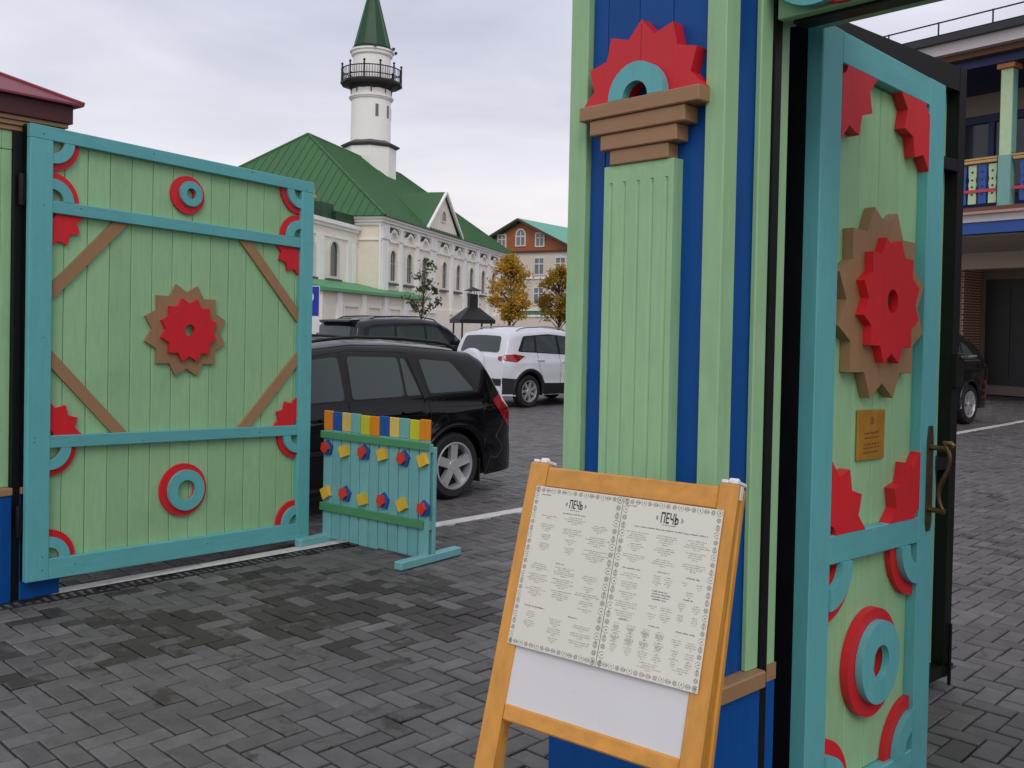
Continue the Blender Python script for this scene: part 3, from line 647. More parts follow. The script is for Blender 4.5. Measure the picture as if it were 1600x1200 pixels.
# the two menu sheets
SW, SH = 0.2565, 0.383
def glyph_text(txt, size, bold=True):
    cu = bpy.data.curves.new('t', 'FONT'); cu.body = txt; cu.size = size; cu.align_x = 'CENTER'; cu.resolution_u = 3
    if bold: cu.offset = size * 0.02
    ob = bpy.data.objects.new('t', cu); COL.objects.link(ob)
    dg = bpy.context.evaluated_depsgraph_get(); m_ = bpy.data.meshes.new_from_object(ob.evaluated_get(dg))
    vs = [tuple(v.co) for v in m_.vertices]; fs = [tuple(p.vertices) for p in m_.polygons]
    bpy.data.objects.remove(ob); bpy.data.curves.remove(cu); bpy.data.meshes.remove(m_); return vs, fs
def sheet(label, x0, rot, seed, blocks, heads, logo, width, inner_left):
    sh = thing('menu_sheet', label, 'menu', BASE); rr = random.Random(seed)
    cx, sx = x0, math.sin(rot)
    def mp_(p): # sheet coords: x right, z down-negative from its top-left corner
        x, y, z = p; return bp_((x0 + x * math.cos(rot) - z * math.sin(rot) * -1 * 0 + z * 0, y, z + x * math.tan(rot)))
    mb = MB(); nxs, nzs = 10, 14
    for j in range(nzs + 1):
        for i in range(nxs + 1):
            x, z = width * i / nxs, -SH * j / nzs
            cur = -0.0030 - 0.0035 * (j / nzs) ** 2 * (0.4 + 0.6 * abs(i / nxs - (0.0 if inner_left else 1.0)) ** 0 * (1 - abs(i / nxs - (0.0 if inner_left else 1.0)))) - 0.0006 * math.sin(i * 0.9 + seed)
            mb.v.append((x, cur, z))
    mb.f = [(j * (nxs + 1) + i, j * (nxs + 1) + i + 1, (j + 1) * (nxs + 1) + i + 1, (j + 1) * (nxs + 1) + i) for j in range(nzs) for i in range(nxs)]; mb.mi = [0] * len(mb.f)
    surf = {(i, j): mb.v[j * (nxs + 1) + i][1] for i in range(nxs + 1) for j in range(nzs + 1)}
    back = [(x, y + 0.0006, z) for x, y, z in mb.v]; n0 = len(mb.v); f0 = list(mb.f); mb.v += back; mb.f += [tuple(k + n0 for k in reversed(f)) for f in f0]; mb.mi = [0] * len(mb.f)
    def ys(x, z):
        fi = max(0, min(nxs - 1e-6, x / width * nxs)); fj = max(0, min(nzs - 1e-6, -z / SH * nzs)); i, j = int(fi), int(fj); a, b = fi - i, fj - j
        return (surf[(i, j)] * (1 - a) * (1 - b) + surf[(i + 1, j)] * a * (1 - b) + surf[(i, j + 1)] * (1 - a) * b + surf[(i + 1, j + 1)] * a * b) - 0.00035
    mb.map(mp_); pg = mb.build('page', paper, sh, smooth=True, fix=False)
    t = MB()
    for ca, b0, nl, wf in blocks:
        for k in range(nl):
            wl = width * wf * rr.uniform(0.45, 1.0) if k < nl - 1 else width * wf * 0.25
            z = -SH * (b0 + 0.0125 * k); text_line(t, ca * width - wl / 2, ca * width + wl / 2, z, 0.0026, 0, rr, pitch=0.0021, wd_=0.34)
    t.map(lambda p: mp_((p[0], ys(p[0], p[2]) + p[1], p[2]))); t.build('small_print', ink, sh, fix=False)['kind'] = 'stuff'
    t = MB()
    for ca, b0, wf in heads: text_line(t, (ca - wf / 2) * width, (ca + wf / 2) * width, -SH * b0, 0.0032, 0, rr, pitch=0.0026, wd_=0.45)
    la, lb, ls = logo
    gv, gf = glyph_text('ПЕЧЬ', 0.020 * ls); cz = -SH * lb
    t.add([(la * width + v[0] * 0.86, 0, cz + v[1] * 1.6) for v in gv], gf)
    for s_ in (-1, 1):
        for q, hh in ((0.0305, 0.011), (0.0335, 0.006)):
            x = la * width + s_ * q * ls; zc = cz + 0.0095 * ls; t.add([(x - 0.0007, 0, zc - hh * ls / 2), (x + 0.0007, 0, zc - hh * ls / 2), (x + 0.0007, 0, zc + hh * ls / 2), (x - 0.0007, 0, zc + hh * ls / 2)], [(0, 1, 2, 3)])
    text_line(t, la * width - 0.018 * ls, la * width + 0.018 * ls, cz - 0.0055, 0.0026, 0, rr, pitch=0.0018, wd_=0.4)
    t.map(lambda p: mp_((p[0], ys(p[0], p[2]) - 0.0001, p[2]))); t.build('bold_print', ink_d, sh, fix=False)['kind'] = 'stuff'
    # ornamental border of curls and lozenges
    t = MB()
    def stroke(pts, wd_):
        for (xa, za), (xb, zb) in zip(pts[:-1], pts[1:]):
            d = Vector((xb - xa, zb - za)); n_ = Vector((-d.y, d.x)).normalized() * wd_ / 2 if d.length > 0 else Vector((0, wd_))
            t.add([(xa + n_.x, 0, za + n_.y), (xa - n_.x, 0, za - n_.y), (xb - n_.x, 0, zb - n_.y), (xb + n_.x, 0, zb + n_.y)], [(0, 1, 2, 3)])
    def motif(cx_, cz_, s_, kind, horiz):
        def tr(a, b): return (cx_ + (a if horiz else b) * s_, cz_ + (b if horiz else a) * s_)
        if kind % 3 == 0:                       # pair of mirrored tendrils with a bud between
            for m_ in (-1, 1): stroke([tr(m_ * (0.2 + 0.7 * math.sin(q)), -0.9 + 0.62 * q) for q in [i * 0.45 for i in range(7)]], s_ * 0.11)
            stroke([tr(0, -0.2), tr(0.16, 0.1), tr(0, 0.4), tr(-0.16, 0.1), tr(0, -0.2)], s_ * 0.13)
        elif kind % 3 == 1:                     # eight-petalled flower
            for q in range(8): stroke([tr(0.22 * math.cos(q * 0.785), 0.22 * math.sin(q * 0.785)), tr(0.8 * math.cos(q * 0.785), 0.8 * math.sin(q * 0.785))], s_ * 0.17)
        else:                                   # leaf garland
            for m_ in (-1, 1): stroke([tr(-0.95, 0), tr(-0.4, m_ * 0.62), tr(0.3, m_ * 0.5), tr(0.95, 0)], s_ * 0.11)
            for q in (-0.45, 0.0, 0.45): stroke([tr(q, -0.25), tr(q + 0.12, 0), tr(q, 0.25), tr(q - 0.12, 0), tr(q, -0.25)], s_ * 0.1)
    ms = 0.0074
    for side in range(4):
        ln = width if side < 2 else SH; n_ = int(ln / (ms * 2.1))
        inner = (side == 2 and inner_left) or (side == 3 and not inner_left)
        sz = ms * (1.15 if inner else 1.0)
        if inner: n_ = int(ln / (sz * 2.1))
        for i in range(n_):
            u = (i + 0.5) / n_; k = i if i < n_ / 2 else n_ - 1 - i
            if side == 0: motif(u * width, -ms * 1.15, ms, k, True)
            elif side == 1: motif(u * width, -SH + ms * 1.15, ms, k + 1, True)
            elif side == 2: motif(sz * 1.1, -u * SH, sz, k + 2, False)
            else: motif(width - sz * 1.1, -u * SH, sz, k, False)
    t.map(lambda p: mp_((p[0], ys(max(0, min(width, p[0])), max(-SH, min(0, p[2]))) - 0.0001, p[2]))); t.build('border_ornament', ink, sh, fix=False)['kind'] = 'stuff'
    return sh
cols = (0.22, 0.52, 0.80)
bl = [(0.22, 0.185, 2, 0.26), (0.52, 0.175, 4, 0.27), (0.80, 0.205, 4, 0.22), (0.22, 0.24, 4, 0.2), (0.51, 0.25, 4, 0.28), (0.80, 0.275, 5, 0.32), (0.22, 0.305, 3, 0.2), (0.51, 0.315, 3, 0.14), (0.8, 0.355, 6, 0.3), (0.22, 0.36, 4, 0.2), (0.51, 0.365, 4, 0.12),
      (0.21, 0.49, 4, 0.22), (0.5, 0.49, 5, 0.25), (0.79, 0.51, 4, 0.2), (0.21, 0.555, 5, 0.24), (0.5, 0.56, 5, 0.27), (0.79, 0.575, 3, 0.16), (0.21, 0.635, 5, 0.24), (0.5, 0.63, 5, 0.25), (0.79, 0.615, 3, 0.28), (0.79, 0.66, 3, 0.24), (0.79, 0.705, 2, 0.24),
      (0.21, 0.785, 4, 0.13), (0.21, 0.84, 4, 0.16), (0.5, 0.80, 4, 0.2), (0.5, 0.855, 4, 0.16), (0.79, 0.805, 3, 0.2), (0.79, 0.85, 3, 0.24), (0.5, 0.91, 3, 0.12), (0.79, 0.895, 3, 0.28)]
sheet('left hand menu sheet with ornamental border, pinned to the easel', 0.0, 0.0, 11, bl, [(0.5, 0.155, 0.26), (0.44, 0.468, 0.10), (0.24, 0.752, 0.24), (0.68, 0.765, 0.1), (0.15, 0.055, 0.12)], (0.5, 0.115, 0.86), SW, False)
br2 = []
for c_ in (0.20, 0.50, 0.80):
    br2 += [(c_, 0.20, 5, 0.25), (c_, 0.27, 4, 0.22), (c_, 0.335, 4, 0.24)]
br2 += [(0.2, 0.445, 3, 0.22), (0.2, 0.495, 4, 0.2), (0.2, 0.555, 4, 0.24), (0.2, 0.61, 4, 0.24), (0.2, 0.665, 4, 0.24), (0.47, 0.43, 5, 0.09), (0.58, 0.43, 5, 0.09), (0.74, 0.44, 2, 0.1), (0.88, 0.44, 3, 0.1), (0.8, 0.49, 3, 0.1), (0.47, 0.60, 2, 0.1), (0.6, 0.60, 7, 0.12), (0.47, 0.645, 3, 0.12)]
for c_ in (0.14, 0.29, 0.44, 0.58, 0.74, 0.88):
    for b0 in (0.555 if c_ > 0.7 else 0.735, 0.62 if c_ > 0.7 else 0.795, 0.755, 0.815, 0.86): br2.append((c_, b0, 4, 0.10))
br2 += [(0.52, 0.915, 4, 0.24), (0.82, 0.90, 3, 0.18)]
sheet('right hand menu sheet with larger heading, its corner lowest on the easel', 0.2575, -0.004, 23, br2, [(0.52, 0.165, 0.74), (0.2, 0.415, 0.2), (0.52, 0.405, 0.12), (0.81, 0.41, 0.13), (0.52, 0.515, 0.16), (0.53, 0.53, 0.18), (0.53, 0.545, 0.18), (0.52, 0.56, 0.14), (0.8, 0.53, 0.1), (0.2, 0.71, 0.11), (0.51, 0.71, 0.11), (0.81, 0.71, 0.18), (0.1, 0.05, 0.1)], (0.5, 0.12, 1.0), 0.2535, True)

# ------------------------------------------------------------------ small wooden barrier
ba = thing('wooden_barrier', 'low teal picket barrier with coloured tops and red and yellow lozenges', 'barrier', (-1.406, 7.215, 0), head(127.1))
BW = 1.075; nb = 11; pw = BW / nb
capc = [(232, 140, 30), (28, 84, 165), (226, 196, 105), (122, 182, 180), (205, 200, 52)]
caps = [mat('cap_paint_%d' % i, c, 0.5, **WOODV) for i, c in enumerate(capc)]
teal_l = mat('light_teal_paint', (122, 182, 186), 0.5, **WOODV); grn_b = mat('batten_green_paint', (82, 150, 104), 0.5, **WOODH)
yel = mat('yellow_paint', (232, 190, 60), 0.5, var=0.1); orr = mat('orange_red_paint', (214, 62, 48), 0.5, var=0.1); bl2 = mat('mid_blue_paint', (30, 84, 160), 0.5, var=0.1)
for i in range(nb):
    x0, x1 = i * pw + 0.0045, (i + 1) * pw - 0.0045; dz = random.uniform(-0.006, 0.006)
    pk = wood_box(ba, 'picket', teal_l, x0, x1, 0, 0.018, 0.035 + dz, 0.845 + dz, c=0.003)
    wood_box(pk, 'coloured_top', caps[i % 5], x0, x1, -0.0005, 0.018, 0.846 + dz, 0.985 + dz + random.uniform(-.006, .006), c=0.003)
for z0, z1 in ((0.785, 0.838), (0.240, 0.300)): wood_box(ba, 'batten', grn_b, -0.012, BW + (0.0 if z0 > .5 else -0.04), -0.020, -0.001, z0, z1)
for z0, z1 in ((0.765, 0.825), (0.23, 0.29)): wood_box(ba, 'back_batten', teal_l, 0.01, BW - 0.01, 0.0185, 0.05, z0, z1)
def lozenge(cx, cz, two, rr):
    a0 = R(45 + rr.uniform(8, 30))
    def poly(s, n=4, dx=0, dz=0, ro=0.0): return [(cx + dx + s * math.cos(a0 + ro + R(360.0 / n * k)), cz + dz + s * 1.08 * math.sin(a0 + ro + R(360.0 / n * k))) for k in range(n)]
    if two:
        mb = MB(); mb.prism(poly(0.058, 5, 0.010, -0.002, 0.5), -0.014, -0.0006); o = mb.build('blue_lozenge', bl2, ba)
        mb = MB(); mb.prism(poly(0.043, 5, -0.003, 0.002), -0.034, -0.0146); mb.build('red_lozenge', orr, o)
    else:
        mb = MB(); mb.prism(poly(0.053), -0.032, -0.0006); mb.build('yellow_lozenge', yel, ba)
rr = random.Random(9)
for k in range(6):
    lozenge((2 * k + 0.5) * pw, 0.715 + rr.uniform(-.01, .01), k % 2 == 0, rr); lozenge((2 * k + 0.55) * pw, 0.385 + rr.uniform(-.01, .01), k % 2 == 1, rr)
for x in (0.03, BW - 0.035):
    wood_box(ba, 'post', teal_l, x - 0.03, x + 0.03, 0.0505, 0.085, 0.062, 0.80); mb = MB(); mb.box(x - 0.035, x + 0.035, -0.26, 0.36, 0.004, 0.061, c=0.006); mb.build('foot', teal_l, ba)
# ------------------------------------------------------------------ cars
def lerp_tab(tab, x):
    if x <= tab[0][0]: return tab[0][1]
    for (a, b), (c, d) in zip(tab[:-1], tab[1:]):
        if x <= c:
            t = (x - a) / (c - a) if c > a else 0; t = t * t * (3 - 2 * t) * 0.35 + t * 0.65; return b + (d - b) * t
    return tab[-1][1]
tyre_m = mat('tyre_rubber', (30, 30, 31), 0.75, var=0.15, scale=20)
rim_m = mat('alloy_rim', (205, 206, 210), 0.25, 0.6, var=0.05)
arch_m = mat('black_car_plastic', (24, 24, 26), 0.6, var=0.1)
chrome_m = mat('satin_chrome', (190, 190, 192), 0.22, 0.9, var=0.03)
lamp_m = mat('red_tail_lens', (150, 12, 20), 0.12, var=0.05, coat=0.6)
def glass_mat():
    m = bpy.data.materials.new('car_glass'); m.use_nodes = True; b = m.node_tree.nodes['Principled BSDF']
    b.inputs['Base Color'].default_value = (0.055, 0.070, 0.072, 1); b.inputs['Roughness'].default_value = 0.04; b.inputs['Specular IOR Level'].default_value = 0.45
    return m
glass_m = glass_mat()
def smooth_min(a, r): return a
class Car:
    def __init__(s, root, spec, paint):
        s.root = root; s.sp = spec; s.paint = paint; s.L = spec['L']; s.W = spec['W']; s.H = spec['H']; s.top = spec['top']; s.belt = spec['belt']
        s.sill = spec['sill']; s.wr = spec['wr']; s.ax = spec['axles']
    def topz(s, x): return lerp_tab(s.top, x)
    def botz(s, x):
        b = s.sill
        if x < 0.5: b = max(b, s.sill + 0.02 - 0.0 * x)
        for c in s.ax:
            ra = s.wr + s.sp.get('arch', 0.055); d = abs(x - c)
            if d < ra: b = max(b, s.wr + math.sqrt(ra * ra - d * d))
        return b
    def hw(s, x, z):
        h = s.W / 2; sp = s.sp
        if z <= s.belt: k = 1 - 0.045 * ((s.belt - 0.18 - z) / s.belt) ** 2 if z < s.belt - 0.18 else 1.0 - 0.050 * ((z - s.belt + 0.18) / 0.18) ** 1.6
        else: k = 0.950 - (sp.get('tumble', 0.27) - 0.035) * ((z - s.belt) / (s.H - s.belt)) ** 1.12
        y = h * k
        f = sp.get('nose', 0.75)
        if x < f: y -= 0.20 * ((f - x) / f) ** 2.2
        t = sp.get('tail', 0.5)
        if x > s.L - t: y -= sp.get('tailin', 0.13) * ((x - s.L + t) / t) ** 2.2
        # crease above the sill and shoulder line
        y += 0.010 * math.exp(-((z - s.belt + 0.10) / 0.03) ** 2) - 0.012 * math.exp(-((z - s.belt * 0.55) / 0.09) ** 2)
        for c in s.ax:                               # flared arches
            d = math.hypot(x - c, z - s.wr); y += 0.020 * math.exp(-((d - s.wr - 0.10) / 0.07) ** 2)
        # rounding towards the silhouette
        r = sp.get('round', 0.11); dd = min(s.topz(x) - z, (s.L - x) * 1.0 + 0.02, x + 0.02)
        dz = s.topz(x) - z
        if dz < r: q = 1 - max(dz, 0) / r; y -= r * 0.62 * (1 - math.sqrt(max(0, 1 - q * q)))
        return max(y, 0.05)
    def shell(s):
        xs = set([0.0, s.L])
        n = int(s.L / 0.045)
        for i in range(n + 1): xs.add(round(s.L * i / n, 4))
        for i in range(10): xs.add(round(0.06 * (i / 10) ** 2, 4)); xs.add(round(s.L - 0.06 * (i / 10) ** 2, 4))
        ra = s.wr + s.sp.get('arch', 0.055)
        for c in s.ax:
            for i in range(33): xs.add(round(c - ra * math.cos(math.pi * i / 32), 4))
            xs.add(round(c - ra - 0.002, 4)); xs.add(round(c + ra + 0.002, 4))
        for q in s.top: xs.add(round(q[0], 4))
        xs = sorted(xs); rows = 34
        mb = MB(); nc = len(xs); ctr = []
        for sd in (-1, 1):
            base = len(mb.v)
            for x in xs:
                b, t = s.botz(x), s.topz(x)
                for j in range(rows + 1):
                    z = b + (t - b) * (1 - (1 - j / rows) ** 1.25); mb.v.append((x, sd * s.hw(x, z), z))
            mb.f += [((base + i * (rows + 1) + j), (base + (i + 1) * (rows + 1) + j), (base + (i + 1) * (rows + 1) + j + 1), (base + i * (rows + 1) + j + 1)) for i in range(nc - 1) for j in range(rows)]
        # silhouette: up the nose, over the roof, down the tail
        sil = [(0, j) for j in range(0, rows)] + [(i, rows) for i in range(nc)] + [(nc - 1, j) for j in range(rows - 1, -1, -1)]
        s.sil = []; na = 12
        one = nc * (rows + 1); idx = []
        pts = [mb.v[i * (rows + 1) + j] for i, j in sil]
        for k, (i, j) in enumerate(sil):
            a, b = pts[max(k - 2, 0)], pts[min(k + 2, len(pts) - 1)]
            tx, tz = b[0] - a[0], b[2] - a[2]; l = math.hypot(tx, tz) or 1; nx_, nz_ = -tz / l, tx / l
            x, y, z = pts[k]; h_ = abs(y); s.sil.append((x, z, nx_, nz_, h_)); row = []
            for q in range(na + 1):
                u = -1 + 2 * q / na
                if q == 0: row.append(i * (rows + 1) + j)
                elif q == na: row.append(one + i * (rows + 1) + j)
                else:
                    c = s.sp.get('crown', 0.045) * (1 - u * u) * (0.7 if k < rows else 1); mb.v.append((x + nx_ * c, u * h_, z + nz_ * c)); row.append(len(mb.v) - 1)
            idx.append(row)
        for k in range(len(sil) - 1):
            for q in range(na): mb.f.append((idx[k][q], idx[k][q + 1], idx[k + 1][q + 1], idx[k + 1][q]))
        mb.mi = [0] * len(mb.f)
        o = mb.build('body', s.paint, s.root, smooth=True); s.body = o; s.rear0 = len(sil) - rows - 1 
        ub = MB(); ub.box(0.25, s.L - 0.25, -s.W / 2 + 0.30, s.W / 2 - 0.30, s.sill + 0.01, s.wr * 2 + 0.1); ub.box(0.12, s.L - 0.12, -s.W / 2 + 0.16, s.W / 2 - 0.16, s.sill - 0.02, s.sill + 0.14)
        ub.build('underbody', arch_m, s.root)
        return o
    def _cut(s, poly, step=0.07):
        bm = bmesh.new(); bm.faces.new([bm.verts.new((x, 0, z)) for x, z in poly])
        xs_ = [p[0] for p in poly]; zs_ = [p[1] for p in poly]
        for ax, lo, hi in ((0, min(xs_), max(xs_)), (2, min(zs_), max(zs_))):
            k = int((hi - lo) / step)
            for i in range(1, k + 1):
                co = [0, 0, 0]; co[ax] = lo + (hi - lo) * i / (k + 1); no = [0, 0, 0]; no[ax] = 1
                bmesh.ops.bisect_plane(bm, geom=bm.verts[:] + bm.edges[:] + bm.faces[:], plane_co=co, plane_no=no)
        bmesh.ops.triangulate(bm, faces=[f for f in bm.faces if len(f.verts) > 4])
        vs = [tuple(v.co) for v in bm.verts]; bm.verts.index_update(); fs = [tuple(v.index for v in f.verts) for f in bm.faces]; bm.free(); return vs, fs
    def side(s, name, m, poly, off, sd=-1, parent=None, thick=0.0):
        vs, fs = s._cut(poly); mb = MB(); mb.add([(x, sd * (s.hw(x, z) + off), z) for x, _, z in vs], fs)
        return mb.build(name, m, parent or s.root, smooth=True)
    def line(s, name, m, pts, wdt, off, sd=-1, parent=None):
        mb = MB(); P = []
        for (xa, za), (xb, zb) in zip(pts[:-1], pts[1:]):
            n_ = max(2, int(math.hypot(xb - xa, zb - za) / 0.04))
            for i in range(n_): t = i / n_; P.append((xa + (xb - xa) * t, za + (zb - za) * t))
        P.append(pts[-1])
        for i, (x, z) in enumerate(P):
            a, b = P[max(i - 1, 0)], P[min(i + 1, len(P) - 1)]; d = Vector((b[0] - a[0], b[1] - a[1])).normalized(); n_ = Vector((-d.y, d.x)) * wdt / 2
            for sg in (-1, 1):
                xx, zz = x + n_.x * sg, z + n_.y * sg; mb.v.append((xx, sd * (s.hw(xx, zz) + off), zz))
        mb.f = [(2 * i, 2 * i + 1, 2 * i + 3, 2 * i + 2) for i in range(len(P) - 1)]; mb.mi = [0] * len(mb.f)
        return mb.build(name, m, parent or s.root, smooth=True)
    def surf(s, y, u, off):
        """point on the over-the-top surface: u indexes the silhouette"""
        u = max(0, min(len(s.sil) - 1.001, u)); i = int(u); t = u - i; a, b = s.sil[i], s.sil[i + 1]
        q = [a[k] + (b[k] - a[k]) * t for k in range(5)]; c = s.sp.get('crown', 0.045) * (1 - min(1, (y / max(q[4], 0.01)) ** 2)) + off
        return (q[0] + q[2] * c, y, q[1] + q[3] * c)
    def u_rear(s, z):
        k = len(s.sil) - 1
        while k > 0 and s.sil[k][1] < z: k -= 1
        a, b = s.sil[k], s.sil[min(k + 1, len(s.sil) - 1)]
        return k + ((a[1] - z) / (a[1] - b[1]) if a[1] > b[1] else 0)
    def u_front(s, z):
        k = 0
        while k < len(s.sil) - 1 and s.sil[k][1] < z: k += 1
        return k
    def rear(s, name, m, poly, off, parent=None, front=False):
        vs, fs = s._cut(poly, 0.06); mb = MB(); fu = s.u_front if front else s.u_rear
        mb.add([s.surf(y, fu(z), off) for y, _, z in vs], fs); return mb.build(name, m, parent or s.root, smooth=True)
    def wheels(s, rimstyle=5, sides=(-1, 1)):
        r = s.wr; wd_ = 0.205; rr_ = r * s.sp.get('rim', 0.69)
        t = MB(); pr = [(rr_ - 0.005, -wd_ / 2 + 0.012), (rr_ + 0.02, -wd_ / 2), (r - 0.03, -wd_ / 2 - 0.004), (r - 0.008, -wd_ / 2 + 0.02), (r, -wd_ / 2 + 0.05), (r, wd_ / 2 - 0.05), (r - 0.008, wd_ / 2 - 0.02), (r - 0.03, wd_ / 2 + 0.004), (rr_ + 0.02, wd_ / 2), (rr_ - 0.005, wd_ / 2 - 0.012)]
        t.lathe(pr, 40, axis='y', closed=True)
        rm = MB(); rm.lathe([(rr_, -wd_ / 2 + 0.008), (rr_ + 0.004, -wd_ / 2 - 0.002), (rr_ - 0.012, -wd_ / 2 - 0.004), (rr_ - 0.022, -wd_ / 2 + 0.02), (rr_ - 0.03, -wd_ / 2 + 0.10), (rr_ - 0.002, -wd_ / 2 + 0.10)], 40, axis='y', closed=True)
        rm.lathe([(0.012, -wd_ / 2 + 0.010), (0.05, -wd_ / 2 + 0.012), (0.062, -wd_ / 2 + 0.03), (0.062, -wd_ / 2 + 0.07)], 20, axis='y')
        for k in range(rimstyle):
            a = 2 * math.pi * k / rimstyle + math.pi / 2
            def sp_(rad, w_, dep): return (rad * math.cos(a) - w_ * math.sin(a), dep, rad * math.sin(a) + w_ * math.cos(a))
            w0, w1 = (0.040, 0.062) if rimstyle == 5 else (0.028, 0.036)
            y0 = -wd_ / 2
            vs = [sp_(0.04, -w0, y0 + 0.016), sp_(0.04, w0, y0 + 0.016), sp_(rr_ - 0.02, w1 * 0.72, y0 + 0.006), sp_(rr_ - 0.02, -w1 * 0.72, y0 + 0.006), sp_(rr_ * 0.6, 0, y0 + 0.024), 
                  sp_(0.04, -w0, y0 + 0.06), sp_(0.04, w0, y0 + 0.06), sp_(rr_ - 0.02, w1 * 0.72, y0 + 0.05), sp_(rr_ - 0.02, -w1 * 0.72, y0 + 0.05)]
            rm.add(vs, [(0, 1, 4), (1, 2, 4), (2, 3, 4), (3, 0, 4), (1, 6, 7, 2), (0, 3, 8, 5)])
        dk = MB(); dk.lathe([(0.02, -wd_ / 2 + 0.075), (rr_ - 0.028, -wd_ / 2 + 0.08), (rr_ - 0.028, -wd_ / 2 + 0.09)], 30, axis='y')
        first_ = None
        for c in s.ax:
            for sd in sides:
                y = sd * (s.hw(c, s.wr + s.wr + 0.06) - wd_ / 2 - 0.018)
                if first_ is None:
                    a_ = t.build('tyre', tyre_m, s.root); smooth_by_angle(a_, 40); b_ = rm.build('rim', rim_m, a_, fix=True); smooth_by_angle(b_, 30); d_ = dk.build('brake_disc', mat('dark_brake', (38, 36, 36), 0.5, 0.5), a_)
                    first_ = (a_, b_, d_)
                else:
                    a_ = first_[0].copy(); COL.objects.link(a_); a_.parent = s.root
                    for q in first_[1:]:
                        z_ = q.copy(); COL.objects.link(z_); z_.parent = a_
                a_.location = (c, y, s.wr); a_.rotation_euler = (0, 0.35 * c, 0 if sd < 0 else math.pi)
    def arch_lips(s, m, wdt=0.03, off=0.012, sides=(-1, 1)):
        ra = s.wr + s.sp.get('arch', 0.055)
        for c in s.ax:
            for sd in sides:
                mb = MB()
                for i in range(33):
                    a = math.pi * (-0.04 + 1.08 * i / 32)
                    for q, of in ((ra - 0.004, -0.05), (ra - 0.004, off), (ra + wdt, off), (ra + wdt + 0.004, -0.004)):
                        x, z = c - q * math.cos(a), s.wr + q * math.sin(a); mb.v.append((x, sd * (s.hw(x, max(z, s.sill)) + of), z))
                mb.f = [(4 * i + k, 4 * i + k + 1, 4 * i + 4 + k + 1, 4 * i + 4 + k) for i in range(32) for k in range(3)]; mb.mi = [0] * len(mb.f)
                mb.build('wheel_arch', m, s.root, smooth=True)
    def rails(s, m, x0, x1, yin, h=0.055, sides=(-1, 1)):
        for sd in sides:
            mb = MB(); pts = []
            for i in range(15):
                t = i / 14; x = x0 + (x1 - x0) * t; y = s.hw(x, s.topz(x) - 0.02) - yin; lift = h * min(1, math.sin(math.pi * t) * 4)
                pts.append((x, sd * y, s.topz(x) + s.sp.get('crown', 0.045) * 0.3 - 0.012 + lift))
            mb.tube(pts, 0.015, 8); mb.build('roof_rail', m, s.root, smooth=True)
    def handle(s, m, x, z, sd=-1):
        mb = MB(); y = s.hw(x, z); pts = [(x - 0.11, sd * (y + 0.0), z), (x - 0.09, sd * (y + 0.028), z + 0.003), (x, sd * (y + 0.034), z + 0.006), (x + 0.09, sd * (y + 0.028), z + 0.009), (x + 0.11, sd * y, z + 0.01)]
        mb.tube(pts, 0.013, 8); mb.build('door_handle', m, s.root, smooth=True)
    def mirror(s, x, z, sd=-1):
        mb = MB(); y = s.hw(x, z)
        mb.lathe([(0.02, -0.11), (0.075, -0.09), (0.10, -0.02), (0.095, 0.05), (0.05, 0.10)], 16, axis='y', c=(x, sd * (y + 0.14), z + 0.03)); mb.map(lambda p: (x + (p[0] - x) * 0.75, p[1], z + 0.03 + (p[2] - z - 0.03) * 0.85))
        mb.box(x - 0.02, x + 0.03, min(sd * (y - 0.03), sd * (y + 0.08)), max(sd * (y - 0.03), sd * (y + 0.08)), z - 0.02, z + 0.02)
        mb.build('mirror', s.paint, s.root, smooth=True)
def car_paint(name, rgb, coat=0.8, rough=0.35):
    return mat(name, rgb, rough, 0.0, var=0.03, coat=coat, spec=0.04)
def quad_round(pts, r=0.03, n=4):
    """polygon with rounded corners"""
    out = []; k = len(pts)
    for i in range(k):
        p0, p1, p2 = Vector(pts[i - 1]), Vector(pts[i]), Vector(pts[(i + 1) % k]); a = (p0 - p1); b = (p2 - p1); ra = min(r, a.length * 0.4, b.length * 0.4); a = p1 + a.normalized() * ra; b = p1 + b.normalized() * ra
        for j in range(n + 1): t = j / n; q = a * (1 - t) ** 2 + p1 * 2 * t * (1 - t) + b * t * t; out.append((q.x, q.y))
    return out
DIR = AX
def place_car(root, x_anchor, y_sign, wx, wy, heading, flip):
    """put the local point (x_anchor, near side) on the world point (wx, wy); heading = world direction of local +x"""
    root.rotation_euler = (0, 0, head(heading))
    ex = Vector((math.sin(R(heading)), math.cos(R(heading)))); ey = Vector((-math.cos(R(heading)), math.sin(R(heading))))
    o = Vector((wx, wy)) - ex * x_anchor - ey * y_sign; root.location = (o.x, o.y, 0)

# black estate behind the barrier: tail to the right
blk = car_paint('black_car_paint', (5, 5, 8), 0.75, 0.5)
root = thing('parked_car', 'black estate car with five spoke wheels parked behind the picket barrier', 'car', group='cars parked in the yard')
sp = dict(L=4.515, W=1.753, H=1.49, belt=0.93, sill=0.20, wr=0.318, axles=(0.905, 3.608), rim=0.70, tumble=0.26, tail=0.55, tailin=0.16, round=0.12, crown=0.05,
          top=[(0, .50), (.04, .60), (.14, .68), (.5, .80), (1.05, .93), (1.18, .97), (1.75, 1.29), (2.1, 1.425), (2.6, 1.468), (3.1, 1.462), (3.6, 1.43), (3.98, 1.385), (4.10, 1.33), (4.34, 0.99), (4.43, .90), (4.47, .72), (4.505, .60), (4.515, .42)])
c = Car(root, sp, blk); c.shell(); c.wheels(5)
place_car(root, 3.608, -(1.753 / 2), -0.517, 9.091, DIR, False)
z0 = 0.955
